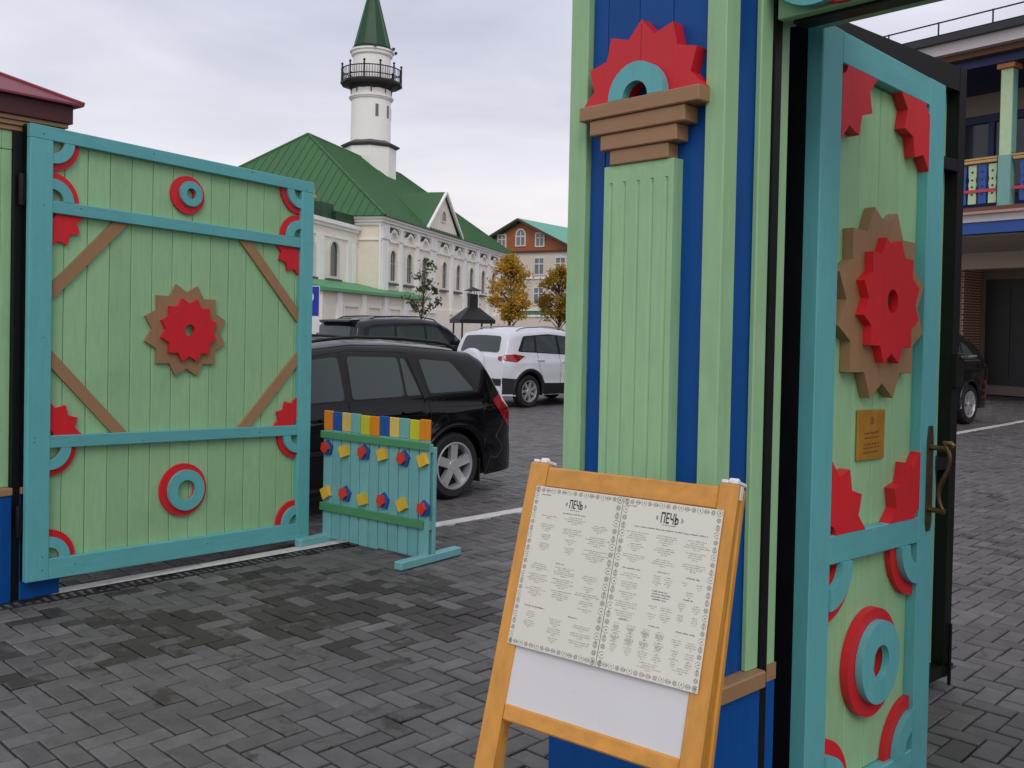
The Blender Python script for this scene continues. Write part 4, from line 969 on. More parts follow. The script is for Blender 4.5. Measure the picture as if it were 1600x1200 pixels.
for sd in (-1, 1):
    c.side('window_surround', arch_m, quad_round([(1.50, z0 - .012), (3.98, z0 + .055), (3.72, 1.33), (3.2, 1.375), (2.45, 1.385), (1.98, 1.325)], 0.05), 0.003, sd)
    c.side('window', glass_m, quad_round([(1.62, z0 + .01), (2.36, z0 + .028), (2.36, 1.355), (2.10, 1.335)], 0.04), 0.007, sd)
    c.side('window', glass_m, quad_round([(2.44, z0 + .03), (3.02, z0 + .042), (3.02, 1.345), (2.46, 1.36)], 0.04), 0.007, sd)
    c.side('window', glass_m, quad_round([(3.05, z0 + .043), (3.22, z0 + .047), (3.10, 1.33), (3.05, 1.34)], 0.02), 0.007, sd)
    c.side('window', glass_m, quad_round([(3.33, z0 + .055), (3.90, z0 + .068), (3.66, 1.30), (3.27, 1.33)], 0.04), 0.007, sd)
    c.line('pillar_trim', blk, [(3.275, z0 + .02), (3.16, 1.36)], 0.055, 0.009, sd)
    for pts in ([(2.40, .28), (2.40, 1.40)], [(1.38, .30), (1.42, .95), (1.95, 1.345), (2.5, 1.41), (3.1, 1.395), (3.22, 1.36), (3.30, .98), (3.30, .70), (3.17, .50), (3.10, .30)], [(1.3, .26), (3.22, .26)], [(3.32, .885), (4.3, .875)]): c.line('door_seam', dark_void, pts, 0.007, 0.0025, sd)
    c.line('rub_strip', arch_m, [(1.42, .55), (3.18, .57)], 0.045, 0.012, sd)
    c.side('tail_light', lamp_m, quad_round([(4.13, .92), (4.33, 1.00), (4.36, .95), (4.42, .86), (4.45, .66), (4.40, .64), (4.22, .80)], 0.03), 0.006, sd)
    c.handle(blk, 2.18, .83, sd); c.handle(blk, 3.08, .85, sd); c.mirror(1.62, 1.0, sd)
    c.line('bumper_seam', dark_void, [(4.05, .64), (4.42, .60)], 0.007, 0.0025, sd)
c.arch_lips(blk, 0.028, 0.010)
c.rails(arch_m, 1.98, 3.86, 0.06, 0.055)
c.rear('rear_window', glass_m, quad_round([(-.56, 1.0), (.56, 1.0), (.50, 1.30), (-.50, 1.30)], .06), .006); c.rear('windscreen', glass_m, quad_round([(-.62, 1.02), (.62, 1.02), (.55, 1.38), (-.55, 1.38)], .06), .006, front=True)
mb = MB(); mb.box(3.608 + 0.345, 3.608 + 0.36, -1.753 / 2 + 0.03, -1.753 / 2 + 0.24, 0.13, 0.36); mb.build('mud_flap', arch_m, root)

# white compact off-roader: tail towards us
wht = car_paint('white_car_paint', (214, 216, 224), 0.7, 0.3)
root = thing('parked_car', 'white compact off-roader with spare wheel on its tailgate', 'car', group='cars parked in the yard')
sp = dict(L=4.02, W=1.765, H=1.64, belt=1.02, sill=0.25, wr=0.335, axles=(0.80, 3.32), rim=0.66, tumble=0.24, tail=0.45, tailin=0.14, round=0.13, crown=0.05, arch=0.065,
          top=[(0, .62), (.04, .76), (.16, .86), (.5, .97), (.95, 1.06), (1.05, 1.10), (1.6, 1.46), (1.95, 1.585), (2.5, 1.625), (3.1, 1.60), (3.55, 1.555), (3.74, 1.52), (3.80, 1.42), (3.94, 1.08), (3.98, 1.02), (4.0, .80), (4.02, .45)])
c = Car(root, sp, wht); c.shell(); c.wheels(7)
place_car(root, 3.32, +(1.765 / 2), 0.382, 19.747, DIR + 180, False)
for sd in (-1, 1):
    c.side('window_surround', arch_m, quad_round([(1.45, 1.055), (3.62, 1.15), (3.38, 1.47), (2.6, 1.52), (1.95, 1.47)], .06), .003, sd)
    c.side('window', glass_m, quad_round([(1.60, 1.085), (2.32, 1.105), (2.32, 1.49), (2.0, 1.45)], .04), .007, sd); c.side('window', glass_m, quad_round([(2.40, 1.11), (3.05, 1.14), (3.0, 1.475), (2.40, 1.49)], .04), .007, sd); c.side('window', glass_m, quad_round([(3.12, 1.145), (3.5, 1.165), (3.34, 1.44), (3.07, 1.465)], .04), .007, sd)
    c.side('lower_cladding', arch_m, [(1.22, .26), (2.90, .26), (2.90, .50), (1.22, .46)], .006, sd); c.side('lower_cladding', arch_m, [(3.74, .29), (4.0, .29), (4.0, .62), (3.72, .60)], .006, sd)
    for pts in ([(2.36, .45), (2.36, 1.5)], [(1.3, .46), (1.34, 1.05)], [(3.04, 1.12), (3.02, .80), (2.9, .55)]): c.line('door_seam', dark_void, pts, .008, .003, sd)
    c.side('tail_light', lamp_m, quad_round([(3.42, 1.06), (3.70, 1.10), (3.94, 1.085), (3.97, .97), (3.70, .935)], .04), .008, sd)
    c.handle(wht, 2.2, .93, sd); c.handle(wht, 2.98, .97, sd); c.mirror(1.55, 1.1, sd)
    c.rear('tail_light', lamp_m, quad_round([(sd * .60, 1.05), (sd * .72, 1.06), (sd * .72, .96), (sd * .62, .97)], .04), .008)
c.arch_lips(arch_m, .07, .014); c.rails(mat('grey_rail', (150, 152, 156), .3, .6), 1.9, 3.45, .07, .045)
c.rear('rear_window', glass_m, quad_round([(-.58, 1.12), (.58, 1.12), (.53, 1.45), (-.53, 1.45)], .07), .007); c.rear('rear_bumper', arch_m, [(-.74, .46), (.74, .46), (.74, .60), (-.74, .60)], .012)
mb = MB(); mb.lathe([(0.06, 0.16), (0.24, 0.155), (0.30, 0.13), (0.325, 0.08), (0.325, 0.0), (0.20, -0.02)], 36, axis='x', c=(4.04, -0.06, .88)); o = mb.build('spare_wheel_cover', wht, root); smooth_by_angle(o, 40)
c.rear('windscreen', glass_m, quad_round([(-.64, 1.14), (.64, 1.14), (.56, 1.52), (-.56, 1.52)], .06), .006, front=True)

# large dark off-roader behind the estate, only its roof and windows show
nav = car_paint('dark_blue_car_paint', (30, 32, 44), 0.8, 0.3)
def big_suv(label, name_paint, wx, wy, anchor, heading, ysign, slope=False):
    root = thing('parked_car', label, 'car', group='cars parked in the yard')
    rear_top = [(4.0, 1.77), (4.42, 1.71), (4.50, 1.62), (4.66, 1.15), (4.72, 1.02), (4.75, .7), (4.76, .45)] if not slope else [(3.7, 1.70), (4.1, 1.58), (4.45, 1.34), (4.62, 1.20), (4.70, 1.12), (4.75, .80), (4.76, .48)]
    sp = dict(L=4.76, W=1.885, H=1.84, belt=1.14, sill=.28, wr=.375, axles=(.90, 3.70), rim=.66, tumble=.22, tail=.5, tailin=.12, round=.13, crown=.045, arch=.07,
              top=[(0, .65), (.05, .85), (.15, .98), (.5, 1.07), (1.15, 1.15), (1.25, 1.2), (1.8, 1.62), (2.1, 1.75), (2.6, 1.80), (3.3, 1.80)] + rear_top)
    c = Car(root, sp, name_paint); c.shell(); c.wheels(5 if slope else 6); place_car(root, anchor, ysign * 1.885 / 2, wx, wy, heading, False)
    for sd in (-1, 1):
        e = 0.30 if slope else 0.0
        c.side('window_surround', arch_m, quad_round([(1.6, 1.18), (4.45 - e, 1.22), (4.30 - e * 1.6, 1.60 - e * .35), (3.3, 1.68 - e * .2), (2.2, 1.66)], .06), .003, sd)
        c.side('window', glass_m, quad_round([(1.8, 1.21), (2.52, 1.21), (2.52, 1.63), (2.2, 1.61)], .04), .007, sd); c.side('window', glass_m, quad_round([(2.6, 1.21), (3.42, 1.22), (3.42, 1.61 - e * .2), (2.6, 1.63)], .04), .007, sd); c.side('window', glass_m, quad_round([(3.52, 1.23), (4.32 - e, 1.25), (4.2 - e * 1.6, 1.57 - e * .3), (3.5, 1.61 - e * .2)], .04), .007, sd)
        for pts in ([(2.56, .40), (2.56, 1.65)], [(3.46, 1.2), (3.46, .9), (3.25, .55)]): c.line('door_seam', dark_void, pts, .008, .003, sd)
        c.line('belt_trim', chrome_m, [(1.65, 1.165), (4.5 - e, 1.205)], .022, .008, sd)
        c.side('tail_light', lamp_m if not slope else mat('smoked_lens', (120, 70, 70), .15, coat=.5), quad_round([(4.50, 1.10), (4.68, 1.06), (4.72, .80), (4.55, .82)], .04), .007, sd); c.mirror(1.75, 1.25, sd); c.handle(name_paint, 2.4, 1.0, sd); c.handle(name_paint, 3.3, 1.02, sd)
    c.arch_lips(name_paint, .05, .014); c.rails(arch_m, 2.0, 4.05 - (0.4 if slope else 0), .10, .05)
    c.rear('rear_window', glass_m, quad_round([(-.64, 1.22), (.64, 1.22), (.56, 1.58 - (.1 if slope else 0)), (-.56, 1.58 - (.1 if slope else 0))], .06), .007); c.rear('windscreen', glass_m, quad_round([(-.68, 1.26), (.68, 1.26), (.6, 1.68), (-.6, 1.68)], .06), .006, front=True)
    if not slope:
        mb = MB(); mb.prism([(4.30, 1.755), (4.62, 1.735), (4.64, 1.70), (4.50, 1.66)], -.62, .62); mb.build('spoiler', name_paint, root)
    return c
big_suv('dark blue off-roader with roof rails, half hidden behind the black estate', nav, -3.45, 21.3, 4.66, DIR + 180, +1)
big_suv('dark off-roader seen at right past the black gate leaf', car_paint('charcoal_car_paint', (24, 25, 28), 0.8, 0.3), 8.632, 18.022, 3.70, DIR + 3, -1, True)

# ------------------------------------------------------------------ parking sign
sg = thing('parking_sign', 'blue square parking sign just past the edge of the open gate leaf', 'sign', (-4.19, 19.3, 0), 0)
blu = mat('sign_blue', (14, 40, 160), .35, var=.03); wsg = mat('sign_white', (222, 224, 228), .4, var=.03)
mb = MB(); mb.tube([(0, 0.03, 0), (0, 0.03, 2.5)], .03, 12); mb.build('pole', steel, sg)
mb = MB(); mb.box(-.31, .31, -.012, .0, 1.78, 2.40, c=.003); pn = mb.build('panel', wsg, sg)
mb = MB(); mb.box(-.295, .295, -.016, -.0125, 1.795, 2.385); mb.build('blue_field', blu, pn)
gv, gf = glyph_text('P', .62); mb = MB(); mb.add([(v[0] + 0.03, -.0175, 1.87 + v[1]) for v in gv], gf); mb.build('letter', wsg, pn, fix=False)
mb = MB(); mb.box(-.31, .31, -.012, 0, 1.46, 1.75, c=.003); mb.build('lower_plate', wsg, sg)
# ------------------------------------------------------------------ far buildings
cream = mat('cream_plaster', (240, 231, 217), 0.85, var=0.05, scale=0.8, dirt=0.10, bump=0.1, bscale=10)
white_w = mat('white_stucco', (242, 240, 236), 0.85, var=0.04, scale=0.8, dirt=0.08)
roof_g = mat('green_roof_sheet', (46, 98, 50), 0.5, var=0.12, scale=0.6, dirt=0.12)
roof_gd = mat('dark_green_roof_sheet', (18, 64, 36), 0.5, var=0.12, scale=0.6)
roof_seam = mat('green_roof_seam', (49, 102, 53), 0.4, var=0.08)
win_d = mat('dark_window_glass', (58, 52, 54), 0.12, var=0.1); frame_w = mat('white_window_frame', (220, 216, 212), 0.6, var=0.03)
slate = mat('dark_stone_trim', (86, 80, 82), 0.7, var=0.1); iron = mat('wrought_iron', (34, 32, 34), 0.5, 0.3, var=0.1)
def arch_poly(cx, z0, w_, h_, n=9):
    """round-headed opening: outline starting at the bottom left"""
    r = w_ / 2; return [(cx - r, z0), (cx + r, z0)] + [(cx + r * math.cos(math.pi * i / (n - 1)), z0 + h_ - r + r * math.sin(math.pi * i / (n - 1))) for i in range(n)]
ms_ = thing('mosque', 'cream mosque with green sheet roofs and a white minaret', 'mosque', (-8.8, 63.0, 0), head(14.6))
ML, MD, EZ, RZ, HR = 32.4, 17.4, 8.75, 15.75, 6.8
mb = MB(); mb.box(0, ML, 0, MD, 0, EZ - 0.3); wallo = mb.build('wall', cream, ms_)
mb = MB(); mb.box(-0.12, ML + 0.12, -0.12, MD + 0.12, 0, 2.9); mb.build('plinth', cream, ms_)
for o_, a, b in ((0.12, EZ - 1.55, EZ - 1.42), (0.15, EZ - 0.55, EZ - 0.36), (0.28, EZ - 0.358, EZ - 0.18), (0.42, EZ - 0.178, EZ - 0.02)):
    mb = MB(); mb.box(-o_, ML + o_, -o_, MD + o_, a, b); mb.build('cornice', white_w, ms_)
def hip(mb, x0, x1, y0, y1, z0, zr, hr):
    ym = (y0 + y1) / 2
    mb.add([(x0, y0, z0), (x1, y0, z0), (x1, y1, z0), (x0, y1, z0), (x0 + hr, ym, zr), (x1 - hr, ym, zr)], [(0, 1, 5, 4), (1, 2, 5), (2, 3, 4, 5), (3, 0, 4), (0, 3, 2, 1)])
OV = 0.6
mb = MB(); hip(mb, -OV, ML + OV, -OV, MD + OV, EZ, RZ, HR + OV); rfo = mb.build('roof', roof_g, ms_)
ym = MD / 2
def seam(mb, a, b): mb.tube([a, b], 0.035, 4)
# standing seams, one object per roof slope
mbs = MB(); k = 0
x = -OV + 0.3
while x < ML + OV - 0.1:                      # long slope facing us
    if x < HR: t = (x + OV) / (HR + OV)
    elif x > ML - HR: t = (ML + OV - x) / (HR + OV)
    else: t = 1
    seam(mbs, (x, -OV, EZ + 0.02), (x, -OV + (ym + OV) * t, EZ + (RZ - EZ) * t + 0.02)); x += 0.62
o = mbs.build('standing_seams', roof_seam, rfo); o['kind'] = 'stuff'
mbs = MB(); y = -OV + 0.3
while y < MD + OV:                             # hip end
    t = 1 - abs(y - ym) / (ym + OV); seam(mbs, (-OV, y, EZ + 0.02), (-OV + (HR + OV) * t, y, EZ + (RZ - EZ) * t + 0.02)); y += 0.62
o = mbs.build('standing_seams', roof_seam, rfo); o['kind'] = 'stuff'
for a, b in (((-OV, -OV, EZ), (HR, ym, RZ)), ((-OV, MD + OV, EZ), (HR, ym, RZ)), ((HR, ym, RZ), (ML - HR, ym, RZ)), ((ML + OV, -OV, EZ), (ML - HR, ym, RZ))):
    mb = MB(); mb.tube([a, b], 0.11, 6); mb.build('ridge_cap', roof_g, rfo)
# pediment over the middle of the front
gx0, gx1, gc, gz = 7.9, 15.9, 11.8, 12.0
mb = MB(); mb.prism([(gx0 + .2, EZ - 0.02), (gx1 - .2, EZ - 0.02), (gc, gz - 0.15)], -0.32, -0.02); pd = mb.build('pediment', cream, ms_)
mb = MB(); bk = 5.2
mb.add([(gx0 - .3, -0.62, EZ + 0.0), (gc, -0.62, gz), (gc, bk, gz), (gx0 - .3, 0.3, EZ + 0.2)], [(0, 1, 2, 3)]); mb.add([(gx1 + .3, -0.62, EZ + 0.0), (gc, -0.62, gz), (gc, bk, gz), (gx1 + .3, 0.3, EZ + 0.2)], [(0, 3, 2, 1)])
mb.build('pediment_roof', roof_g, ms_)
for a, b in (((gx0 - .2, gc)), ((gx1 + .2, gc))):
    mb = MB(); mb.tube([(a, -0.55, EZ + 0.05), (b, -0.55, gz - 0.06)], 0.13, 4); mb.build('rake_moulding', white_w, pd)
mb = MB(); mb.prism(arch_poly(gc, 9.75, 0.95, 0.75), -0.36, -0.325); mb.build('attic_window', win_d, pd)
mb = MB(); mb.ring(arch_poly(gc, 9.65, 1.2, 0.98), arch_poly(gc, 9.75, 0.95, 0.75), -0.40, -0.325); mb.build('attic_window_frame', frame_w, pd)
# pilasters, arched windows and blind niches along the front
for x in (0.35, 0.95, 3.5, 6.8, 9.9, 10.6, 14.8, 18.3, 22.0, 25.5, 28.7, 31.2, 32.0):
    mb = MB(); mb.box(x - 0.27, x + 0.27, -0.16, -0.001, 2.92, EZ - 1.56); pp = mb.build('pilaster', white_w, ms_)
    mb = MB(); mb.box(x - 0.36, x + 0.36, -0.22, -0.002, EZ - 1.42, EZ - 1.15); mb.box(x - 0.30, x + 0.30, -0.2, -0.002, EZ - 1.149, EZ - 0.56); mb.build('capital', white_w, pp)
    mb = MB(); mb.box(x - 0.34, x + 0.34, -0.26, -0.121, 2.6, 2.95); mb.build('base', white_w, pp)
for x in (2.1, 5.2, 8.35, 12.95, 16.5, 20.2, 23.75, 27.1, 30.0):
    mb = MB(); mb.ring(arch_poly(x, 4.5, 1.36, 2.35), arch_poly(x, 4.62, 1.02, 2.06), -0.14, -0.002); fo = mb.build('window', frame_w, ms_)
    mb = MB(); mb.prism(arch_poly(x, 4.6, 1.06, 2.10), -0.03, -0.004); mb.build('pane', win_d, fo)
    mb = MB(); mb.box(x - 0.04, x + 0.04, -0.06, -0.031, 4.72, 6.5); mb.box(x - 0.5, x + 0.5, -0.06, -0.031, 5.75, 5.82); mb.build('glazing_bar', mat('grey_glazing_bar', (150, 140, 136), .6), fo)
    mb = MB(); mb.box(x - 0.85, x + 0.85, -0.24, -0.002, 4.34, 4.48); mb.build('sill', slate, fo)
    mb = MB(); mb.ring(circ(x, 7.25, 0.86, 17, 0, 180), circ(x, 7.25, 0.66, 17, 0, 180), -0.20, -0.002, closed=False); mb.build('blind_arch', white_w, ms_)
    mb = MB(); mb.ring(circ(x, 7.25, 0.93, 17, 40, 140), circ(x, 7.25, 0.87, 17, 40, 140), -0.24, -0.002, closed=False); mb.build('arch_drip', slate, ms_)
# lower wing at the near end, and the annexe with a lean-to strip of roof
mb = MB(); mb.box(-9.5, -0.02, 1.56, MD - 1.5, 0, 7.6); mb.build('wing_wall', cream, ms_)
for o_, a, b in ((0.10, 7.0, 7.1), (0.16, 7.601, 7.80), (0.30, 7.801, 8.05)):
    mb = MB(); mb.box(-9.5 - o_, -0.14, 1.56 - o_, MD - 1.5 + o_, a, b); mb.build('wing_cornice', white_w, ms_)
mb = MB(); hip(mb, -9.6, -0.2, 1.5, MD - 1.4, 8.052, 9.2, 3.5); mb.build('wing_roof', roof_gd, ms_)
mb = MB(); mb.box(-3.1, -0.25, 1.7, 4.2, 8.06, 8.75); mb.box(-4.6, -3.0, 1.9, 4.0, 8.06, 9.15); mb.build('roof_hatch', roof_gd, ms_)
mb = MB(); mb.lathe([(.05, 9.1), (.16, 9.3), (.2, 9.5), (.08, 9.7), (.04, 10.1)], 10, c=(-3.8, 2.9, 0)); mb.build('finial', mat('gilt', (190, 150, 70), .35, .7), ms_)
for x in (-3.8, -7.2):
    mb = MB(); mb.ring(arch_poly(x, 4.45, 1.6, 2.5), arch_poly(x, 4.6, 1.2, 2.15), 1.40, 1.558); fo = mb.build('window', frame_w, ms_)
    mb = MB(); mb.prism(arch_poly(x, 4.58, 1.24, 2.19), 1.53, 1.557); mb.build('pane', win_d, fo); mb = MB(); mb.box(x - 1, x + 1, 1.32, 1.558, 4.28, 4.43); mb.build('sill', slate, fo)
for x in (-0.8, -1.5, -5.5, -6.0):
    mb = MB(); mb.box(x - .25, x + .25, 1.42, 1.558, 3.0, 6.99); mb.build('pilaster', white_w, ms_)
mb = MB(); mb.box(-11, 5.3, -1.3, 1.5, 0, 3.6); mb.build('annexe_wall', cream, ms_)
mb = MB(); mb.add([(-11.2, -1.7, 3.62), (5.6, -1.7, 3.62), (5.6, 1.55, 4.35), (-11.2, 1.55, 4.35), (-11.2, -1.7, 3.45), (5.6, -1.7, 3.45), (5.6, 1.55, 3.45), (-11.2, 1.55, 3.45)], [(0, 1, 2, 3), (0, 4, 5, 1), (1, 5, 6, 2), (4, 7, 6, 5), (3, 7, 4, 0)]); mb.build('annexe_roof', mat('light_green_sheet', (74, 150, 98), .5, var=.08), ms_)
for x in (-9, -5.6, -2.2, 1.2, 4.4):
    mb = MB(); mb.box(x - .3, x + .3, -1.45, -1.301, 0, 3.44); mb.build('annexe_pier', white_w, ms_)
for x in (-7.3, -3.9, -0.5, 2.8):
    mb = MB(); mb.ring([(x - 1.1, 0.6), (x + 1.1, 0.6), (x + 1.1, 2.8), (x - 1.1, 2.8)], [(x - .95, .75), (x + .95, .75), (x + .95, 2.65), (x - .95, 2.65)], -1.39, -1.301); mb.build('panel_moulding', white_w, ms_)
mb = MB(); mb.tube([(-7.9, 1.45, 3.9), (-7.9, 1.45, 7.6)], .08, 8); mb.build('downpipe', roof_gd, ms_)
for x in (0.02,):
    mb = MB(); mb.tube([(-0.1, -0.05, 0.2), (-0.1, -0.05, 8.2)], .07, 8); mb.build('downpipe', white_w, ms_)
# minaret rising from the ridge
MX, MY = 18.5, 8.7
mn = MB(); mn.lathe([(2.22, 11.0), (2.22, 16.75)], 8, c=(MX, MY, 0), a0=R(22.5)); mn.build('minaret_base', white_w, ms_)
mb = MB(); mb.lathe([(2.25, 16.751), (2.50, 16.9), (2.54, 17.0), (1.75, 17.35)], 8, c=(MX, MY, 0), a0=R(22.5)); mb.build('minaret_skirt_roof', slate, ms_)
mb = MB(); mb.lathe([(1.72, 17.1), (1.68, 20.9), (1.80, 20.92), (1.80, 21.02), (1.90, 21.04), (1.90, 21.15), (1.70, 21.32), (1.66, 22.2), (1.62, 22.4), (1.60, 24.55), (1.76, 24.7), (1.76, 24.95), (1.88, 24.97), (1.88, 25.12), (1.5, 25.13)], 40, c=(MX, MY, 0)); o = mb.build('minaret_shaft', white_w, ms_); smooth_by_angle(o, 25)
mb = MB(); mb.lathe([(1.55, 21.6), (2.2, 22.1), (2.66, 22.2), (2.66, 22.38), (1.5, 22.4)], 12, c=(MX, MY, 0)); mb.build('balcony_floor', iron, ms_)
rail = MB()
for zz in (22.75, 23.42): rail.tube([(MX + 2.58 * math.cos(2 * math.pi * i / 24), MY + 2.58 * math.sin(2 * math.pi * i / 24), zz) for i in range(25)], .05, 5, cap=False)
ra_ = rail.build('balcony_railing', iron, ms_)
for i in range(12):
    a = 2 * math.pi * (i + .3) / 12; mb = MB(); mb.tube([(MX + 2.58 * math.cos(a), MY + 2.58 * math.sin(a), 22.35), (MX + 2.58 * math.cos(a), MY + 2.58 * math.sin(a), 23.65)], .075, 6); mb.lathe([(.02, 23.65), (.13, 23.76), (.02, 23.9)], 8, c=(MX + 2.58 * math.cos(a), MY + 2.58 * math.sin(a), 0)); mb.build('railing_post', iron, ra_)
bal = MB()
for i in range(72):
    if i % 6 in (0,): continue
    a = 2 * math.pi * (i + .3 * 6) / 72; p0 = (MX + 2.58 * math.cos(a), MY + 2.58 * math.sin(a)); bal.tube([(*p0, 22.35), (*p0, 23.4)], .025, 4)
o = bal.build('railing_bars', iron, ra_); o['kind'] = 'stuff'
for i in range(8):
    a = 2 * math.pi * (i + .5) / 8; mb = MB(); mb.tube([(MX + 1.68 * math.cos(a), MY + 1.68 * math.sin(a), 21.35), (MX + 1.75 * math.cos(a), MY + 1.75 * math.sin(a), 21.9)], .06, 5); mb.build('balcony_bracket', slate, ms_)
for a_ in (-100, -60, -20, -140):
    a = R(a_); mb = MB(); t_ = Vector((-math.sin(a), math.cos(a))); n_ = Vector((math.cos(a), math.sin(a)))
    def wp(s_, d, z): return (MX + n_.x * (1.685 + d) + t_.x * s_, MY + n_.y * (1.685 + d) + t_.y * s_, z)
    mb.add([wp(-.13, .03, 19.3), wp(.13, .03, 19.3), wp(.13, .03, 20.35), wp(-.13, .03, 20.35), wp(-.13, -.1, 19.3), wp(.13, -.1, 19.3), wp(.13, -.1, 20.35), wp(-.13, -.1, 20.35)], [(0, 1, 2, 3), (0, 4, 5, 1), (1, 5, 6, 2), (2, 6, 7, 3), (3, 7, 4, 0)])
    mb.build('slit_window', mat('grey_recess', (120, 112, 110), .8), ms_)
mb = MB(); mb.lathe([(1.62, 25.13), (1.72, 25.4), (1.58, 25.45), (0.10, 31.2), (0.02, 31.3)], 10, c=(MX, MY, 0)); mb.build('spire', roof_gd, ms_)
for i in range(10):
    a = 2 * math.pi * i / 10; mb = MB(); mb.tube([(MX + 1.58 * math.cos(a), MY + 1.58 * math.sin(a), 25.45), (MX + .1 * math.cos(a), MY + .1 * math.sin(a), 31.2)], .04, 4); mb.build('spire_rib', roof_seam, ms_)
for a_ in (-150, -95, -60, -20):
    a = R(a_); mb = MB(); q = (MX + 2.05 * math.cos(a), MY + 2.05 * math.sin(a), 25.1); mb.tube([(MX + 1.8 * math.cos(a), MY + 1.8 * math.sin(a), 25.0), q], .04, 5); mb.lathe([(.06, -.05), (.16, .12), (.12, .2)], 8, c=q); mb.build('loudspeaker', slate, ms_)

# gabled house behind
hs_ = thing('house', 'white house with orange timber gable and green roof behind the trees', 'house', (0.75, 110.0, 0), head(123.7))
orange = mat('orange_timber', (160, 92, 52), .6, var=.1, scale=1.5, stretch=(1, 1, 6)); pale = mat('pale_plaster', (222, 210, 196), .85, var=.04, scale=.6, dirt=.08); tealr = mat('sea_green_roof_sheet', (62, 158, 130), .4, var=.06)
GW = 6.9
mb = MB(); mb.box(-GW + .4, GW - .4, 0, 16, 0, 10.2); mb.build('wall', pale, hs_)
mb = MB(); mb.prism([(-GW, 10.35), (GW, 10.35), (0, 13.75)], 0.05, 15.9); mb.build('gable_wall', orange, hs_)
mb = MB(); mb.box(-GW + .1, GW - .1, -.25, 16.2, 10.201, 10.42); mb.build('band', mat('dark_timber', (84, 58, 44), .6), hs_)
for z in (7.2, 3.6):
    mb = MB(); mb.box(-GW + .3, GW - .3, -.14, -.001, z, z + .22); mb.build('string_course', white_w, hs_)
for sd in (-1, 1):
    mb = MB(); mb.add([(0, -.7, 13.95), (sd * (GW + .7), -.7, 10.35), (sd * (GW + .7), 17, 10.35), (0, 17, 13.95), (0, -.7, 14.12), (sd * (GW + .7), -.7, 10.5), (sd * (GW + .7), 17, 10.5), (0, 17, 14.12)], [(0, 1, 2, 3), (4, 5, 6, 7), (0, 1, 5, 4), (1, 2, 6, 5), (2, 3, 7, 6)])
    mb.build('roof', tealr, hs_); mb = MB(); mb.tube([(0, -.72, 13.98), (sd * (GW + .7), -.72, 10.38)], .16, 4); mb.build('bargeboard', mat('dark_timber', (84, 58, 44)), hs_)
def house_window(x, z, w_, h_, arched=False, y=0.0):
    if arched: outer, inner = arch_poly(x, z, w_ + .3, h_ + .3), arch_poly(x, z + .12, w_, h_)
    else: outer, inner = [(x - w_ / 2 - .15, z - .15), (x + w_ / 2 + .15, z - .15), (x + w_ / 2 + .15, z + h_ + .15), (x - w_ / 2 - .15, z + h_ + .15)], [(x - w_ / 2, z), (x + w_ / 2, z), (x + w_ / 2, z + h_), (x - w_ / 2, z + h_)]
    mb = MB(); mb.ring(outer, inner, y - .12, y - .002); fo = mb.build('window', frame_w, hs_); mb = MB(); mb.prism(inner, y - .05, y - .003); mb.build('pane', mat('grey_window_glass', (112, 118, 126), .15), fo)
    mb = MB(); mb.box(x - .06, x + .06, y - .09, y - .051, z + .01, z + h_ * .98); mb.box(x - w_ / 2, x + w_ / 2, y - .088, y - .051, z + h_ * .62, z + h_ * .70); mb.build('glazing_bar', frame_w, fo)
house_window(-2.6, 10.95, .95, 1.35, y=.05); house_window(0, 10.95, 1.1, 1.75, True, y=.05); house_window(2.6, 10.95, .95, 1.35, y=.05)
for x in (-4.6, -.9, 2.6, 5.4):
    for z in (7.75, 4.4): house_window(x, z, 1.15, 1.75)
mb = MB(); mb.box(-6, 6, -2.2, -.01, 0, 2.9); mb.build('porch', pale, hs_); mb = MB(); mb.add([(-6.3, -2.6, 2.92), (6.3, -2.6, 2.92), (6.3, -.01, 3.55), (-6.3, -.01, 3.55)], [(0, 1, 2, 3)]); mb.build('porch_roof', roof_g, hs_)

# pale yard wall
yw = thing('yard_wall', 'low pale yard wall below the autumn trees', 'wall', (-1.5, 74.0, 0), head(88))
mb = MB(); mb.box(0, 95, 0, .4, 0, 2.5); mb.build('wall', pale, yw); mb = MB(); mb.box(-.1, 95.1, -.1, .5, 2.501, 2.66); mb.build('coping', white_w, yw)
for i in range(19):
    mb = MB(); mb.box(i * 5, i * 5 + .6, -.12, -.001, 0, 2.5); mb.build('pier', pale, yw)

# barbecue hut with chimney
bh = thing('barbecue_hut', 'small black iron barbecue canopy with chimney behind the white car', 'canopy', (-1.34, 32.0, 0), R(20))
for sx in (-.5, .5):
    for sy in (-.5, .5): mb = MB(); mb.tube([(sx, sy, 0), (sx, sy, 1.9)], .03, 6); mb.build('post', iron, bh)
mb = MB(); r_ = .60
mb.add([(-r_, -r_, 1.88), (r_, -r_, 1.88), (r_, r_, 1.88), (-r_, r_, 1.88), (-.18, -.18, 2.28), (.18, -.18, 2.28), (.18, .18, 2.28), (-.18, .18, 2.28)], [(0, 1, 5, 4), (1, 2, 6, 5), (2, 3, 7, 6), (3, 0, 4, 7), (4, 5, 6, 7), (0, 3, 2, 1)]); mb.build('roof', iron, bh)
mb = MB()
for i in range(16):
    x = -r_ + (i + .5) * r_ / 8
    for q in (-r_, r_): mb.box(x - .035, x + .035, q - .01, q + .01, 1.76, 1.879); mb.box(q - .01, q + .01, x - .035, x + .035, 1.755, 1.879)
mb.build('valance', iron, bh)['kind'] = 'stuff'
mb = MB(); mb.box(-.14, .14, -.14, .14, 2.281, 2.72); ch = mb.build('chimney', iron, bh)
mb = MB()
for sx in (-.1, .1):
    for sy in (-.1, .1): mb.tube([(sx, sy, 2.72), (sx, sy, 2.84)], .012, 5)
